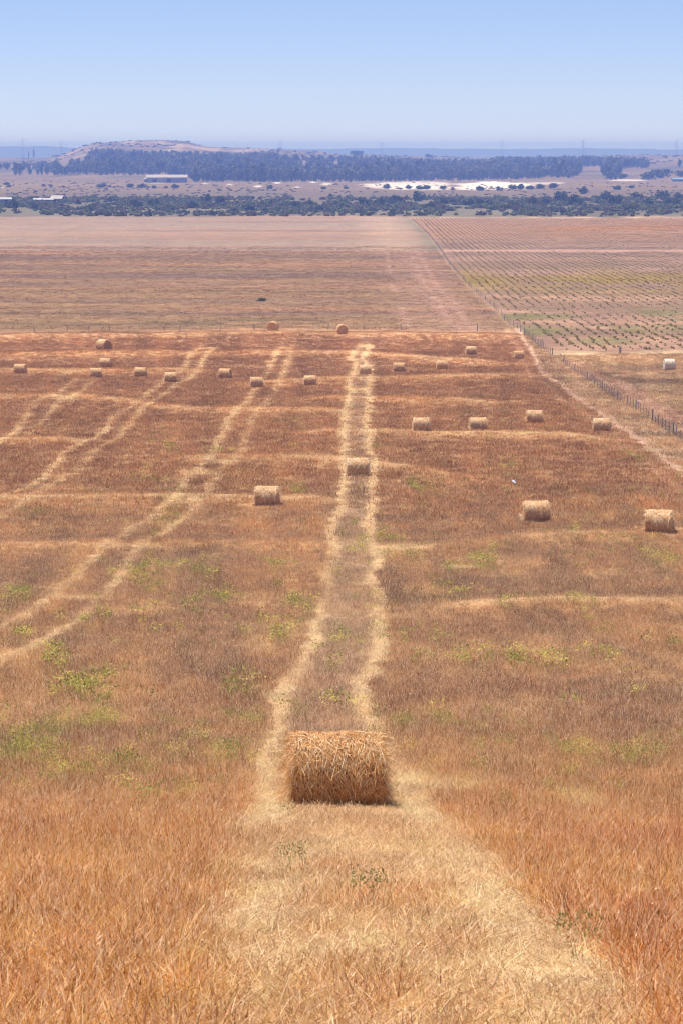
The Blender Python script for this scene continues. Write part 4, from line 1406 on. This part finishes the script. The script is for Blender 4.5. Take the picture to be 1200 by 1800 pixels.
def building(name, px_, py_, L_, dep, hw, hr, wm, rm, label, yaw=0, doors=((-.3, 3.0, 3.0),), windows=()):
    g0 = gp(px_, py_)
    e = bpy.data.objects.new(name, None)
    C.objects.link(e)
    e.location = (g0[0], g0[1] + dep / 2, g0[2])
    e.rotation_euler = (0, 0, math.radians(yaw))
    e['label'], e['category'] = label, 'building'
    h = L_ / 2
    link('wall', boxm('wall', -h, h, -dep / 2, dep / 2, -.4, hw, wm), e)
    me = bpy.data.meshes.new('roof')
    o = .5
    Vr = [(-h - o, -dep / 2 - o, hw - .05), (h + o, -dep / 2 - o, hw - .05), (h + o, 0, hw + hr), (-h - o, 0, hw + hr), (-h - o, dep / 2 + o, hw - .05), (h + o, dep / 2 + o, hw - .05)]
    Vr += [(a_, b_, c_ + .15) for a_, b_, c_ in Vr]
    me.from_pydata(Vr, [], [(0, 3, 2, 1), (3, 4, 5, 2), (6, 7, 8, 9), (9, 8, 11, 10), (0, 1, 7, 6), (4, 10, 11, 5), (1, 2, 8, 7), (2, 5, 11, 8), (0, 6, 9, 3), (3, 9, 10, 4)])
    me.materials.append(rm)
    link('roof', me, e)
    for t, w, hh in doors:
        link('door', boxm('door', t * h - w / 2, t * h + w / 2, -dep / 2 - .06, -dep / 2 + .1, 0, hh, DARK), e)
    for t, w, z0, hh in windows:
        link('window', boxm('window', t * h - w / 2, t * h + w / 2, -dep / 2 - .05, -dep / 2 + .1, z0, z0 + hh, DARK), e)
    return e


building('farm_shed', 293, 321, 40, 14, 5.0, 2.6, WALLB, ROOFP, 'long low farm shed with a pale roof below the hill', 3, ((-.6, 4, 3.6), (.1, 4, 3.6)))
building('outbuilding', 257, 320, 3.5, 4, 3.2, .9, WALL, ROOFW, 'tiny white hut at the left end of the long shed', 0, ((.1, 1.2, 2.1),))
building('farmhouse', 101, 357, 7.0, 6, 2.6, 1.9, WALL, ROOFP, 'white cottage with a pale pitched roof behind the scrub on the left', -14, ((-.2, 1.0, 2.0),), ((.5, 1.0, 1.0, 1.0),))
building('long_house', 80, 357, 9.0, 5, 2.0, .9, WALLB, ROOFW, 'low grey building adjoining the white cottage on the left', 4, ((-.2, 1.6, 1.9),), ((.5, 1.2, .9, .8),))
building('outbuilding', 66, 357, 4.0, 4, 2.1, .8, WALL, ROOFW, 'small white outbuilding left of the low grey one', 0, ((.2, .9, 1.8),))
building('farm_shed', 6, 357, 9.0, 6, 2.3, 1.1, WALLB, ROOFW, 'white roofed shed at the left edge of the photo behind the scrub', 8, ((.3, 2.0, 2.0),))
building('cabin', 741, 316, 9.5, 6, 2.4, 1.1, WALL, ROOFW, 'bright white roofed cabin against the woods right of centre', 0, ((-.3, 2.0, 2.0),))
building('farm_shed', 1193, 319, 14, 8, 2.2, 1.2, WALLB, ROOFB, 'blue roofed shed at the right edge below the round trees', 0, ((.2, 2.5, 2.0),))

# power pylons along the skyline
STEEL = plain_mat('galvanised_steel', lin(120, 124, 134), .1, 1, .5)


def pylon_mesh():
    V, Fc = [], []

    def bar(a_, b_, r):
        a_, b_ = np.array(a_, float), np.array(b_, float)
        d = (b_ - a_) / np.linalg.norm(b_ - a_)
        u = np.cross(d, [0.3, .9, .2])
        u /= np.linalg.norm(u)
        w = np.cross(d, u)
        s0 = len(V)
        for p in (a_, b_):
            for q in (u, w, -u, -w):
                V.append(tuple(p + q * r))
        for j in range(4):
            Fc.append((s0 + j, s0 + (j + 1) % 4, s0 + 4 + (j + 1) % 4, s0 + 4 + j))
    lv = [(0, 4.5), (14, 3.0), (26, 1.8), (38, .9), (48, .5)]
    for (z0, w0), (z1, w1) in zip(lv[:-1], lv[1:]):
        cr = [(1, 1), (1, -1), (-1, -1), (-1, 1)]
        for j in range(4):
            a_, b_ = cr[j], cr[(j + 1) % 4]
            bar((a_[0] * w0, a_[1] * w0, z0), (a_[0] * w1, a_[1] * w1, z1), .07)
            bar((a_[0] * w0, a_[1] * w0, z0), (b_[0] * w1, b_[1] * w1, z1), .07)
            bar((a_[0] * w1, a_[1] * w1, z1), (b_[0] * w1, b_[1] * w1, z1), .12)
    for z, w in ((34, 8), (40, 6.5), (45, 5)):
        bar((-w, 0, z), (w, 0, z), .10)
        bar((-w, 0, z), (0, 0, z + 2.4), .06)
        bar((w, 0, z), (0, 0, z + 2.4), .06)
    me = bpy.data.meshes.new('pylon')
    me.from_pydata(V, [], Fc)
    me.materials.append(STEEL)
    return me


pyl = pylon_mesh()
for bx, top, lab in ((40, 244, 'faint lattice power pylon on the skyline at the far left'), (108, 247, 'faint lattice power pylon on the skyline just left of the hill'), (493, 247, 'faint lattice power pylon on the skyline right of the hill'),
                     (671, 250, 'faint lattice power pylon on the skyline right of centre'), (882, 246, 'faint lattice power pylon on the skyline above the right woods'), (1024, 246, 'faint lattice power pylon on the skyline, second from the right'), (1188, 247, 'faint lattice power pylon on the skyline at the far right')):
    Yp = 5900.0
    zt = zpix(top, Yp)
    link('power_pylon', pyl, loc=(ray(bx, 250)[0] * Yp, Yp, zt - 48), rot=(0, 0, .2), label=lab, cat='pylon', group='pylons along the skyline')

# ---------------------------------------------------------------- haze
hm2, nt, N, L = new_mat('summer_haze')
pvv = N.new('ShaderNodeVolumePrincipled')
pvv.inputs['Color'].default_value = (*HAZE_COLOR, 1)
pvv.inputs['Absorption Color'].default_value = (.36, .36, .36, 1)
pvv.inputs['Density'].default_value = HAZE_DENSITY
pvv.inputs['Anisotropy'].default_value = 0.0
oo = N.new('ShaderNodeOutputMaterial')
L.new(pvv.outputs[0], oo.inputs['Volume'])
hz = boxm('haze', -14500, 14500, -90, 12250, -37, 23, hm2)
link('haze', hz, kind='stuff')
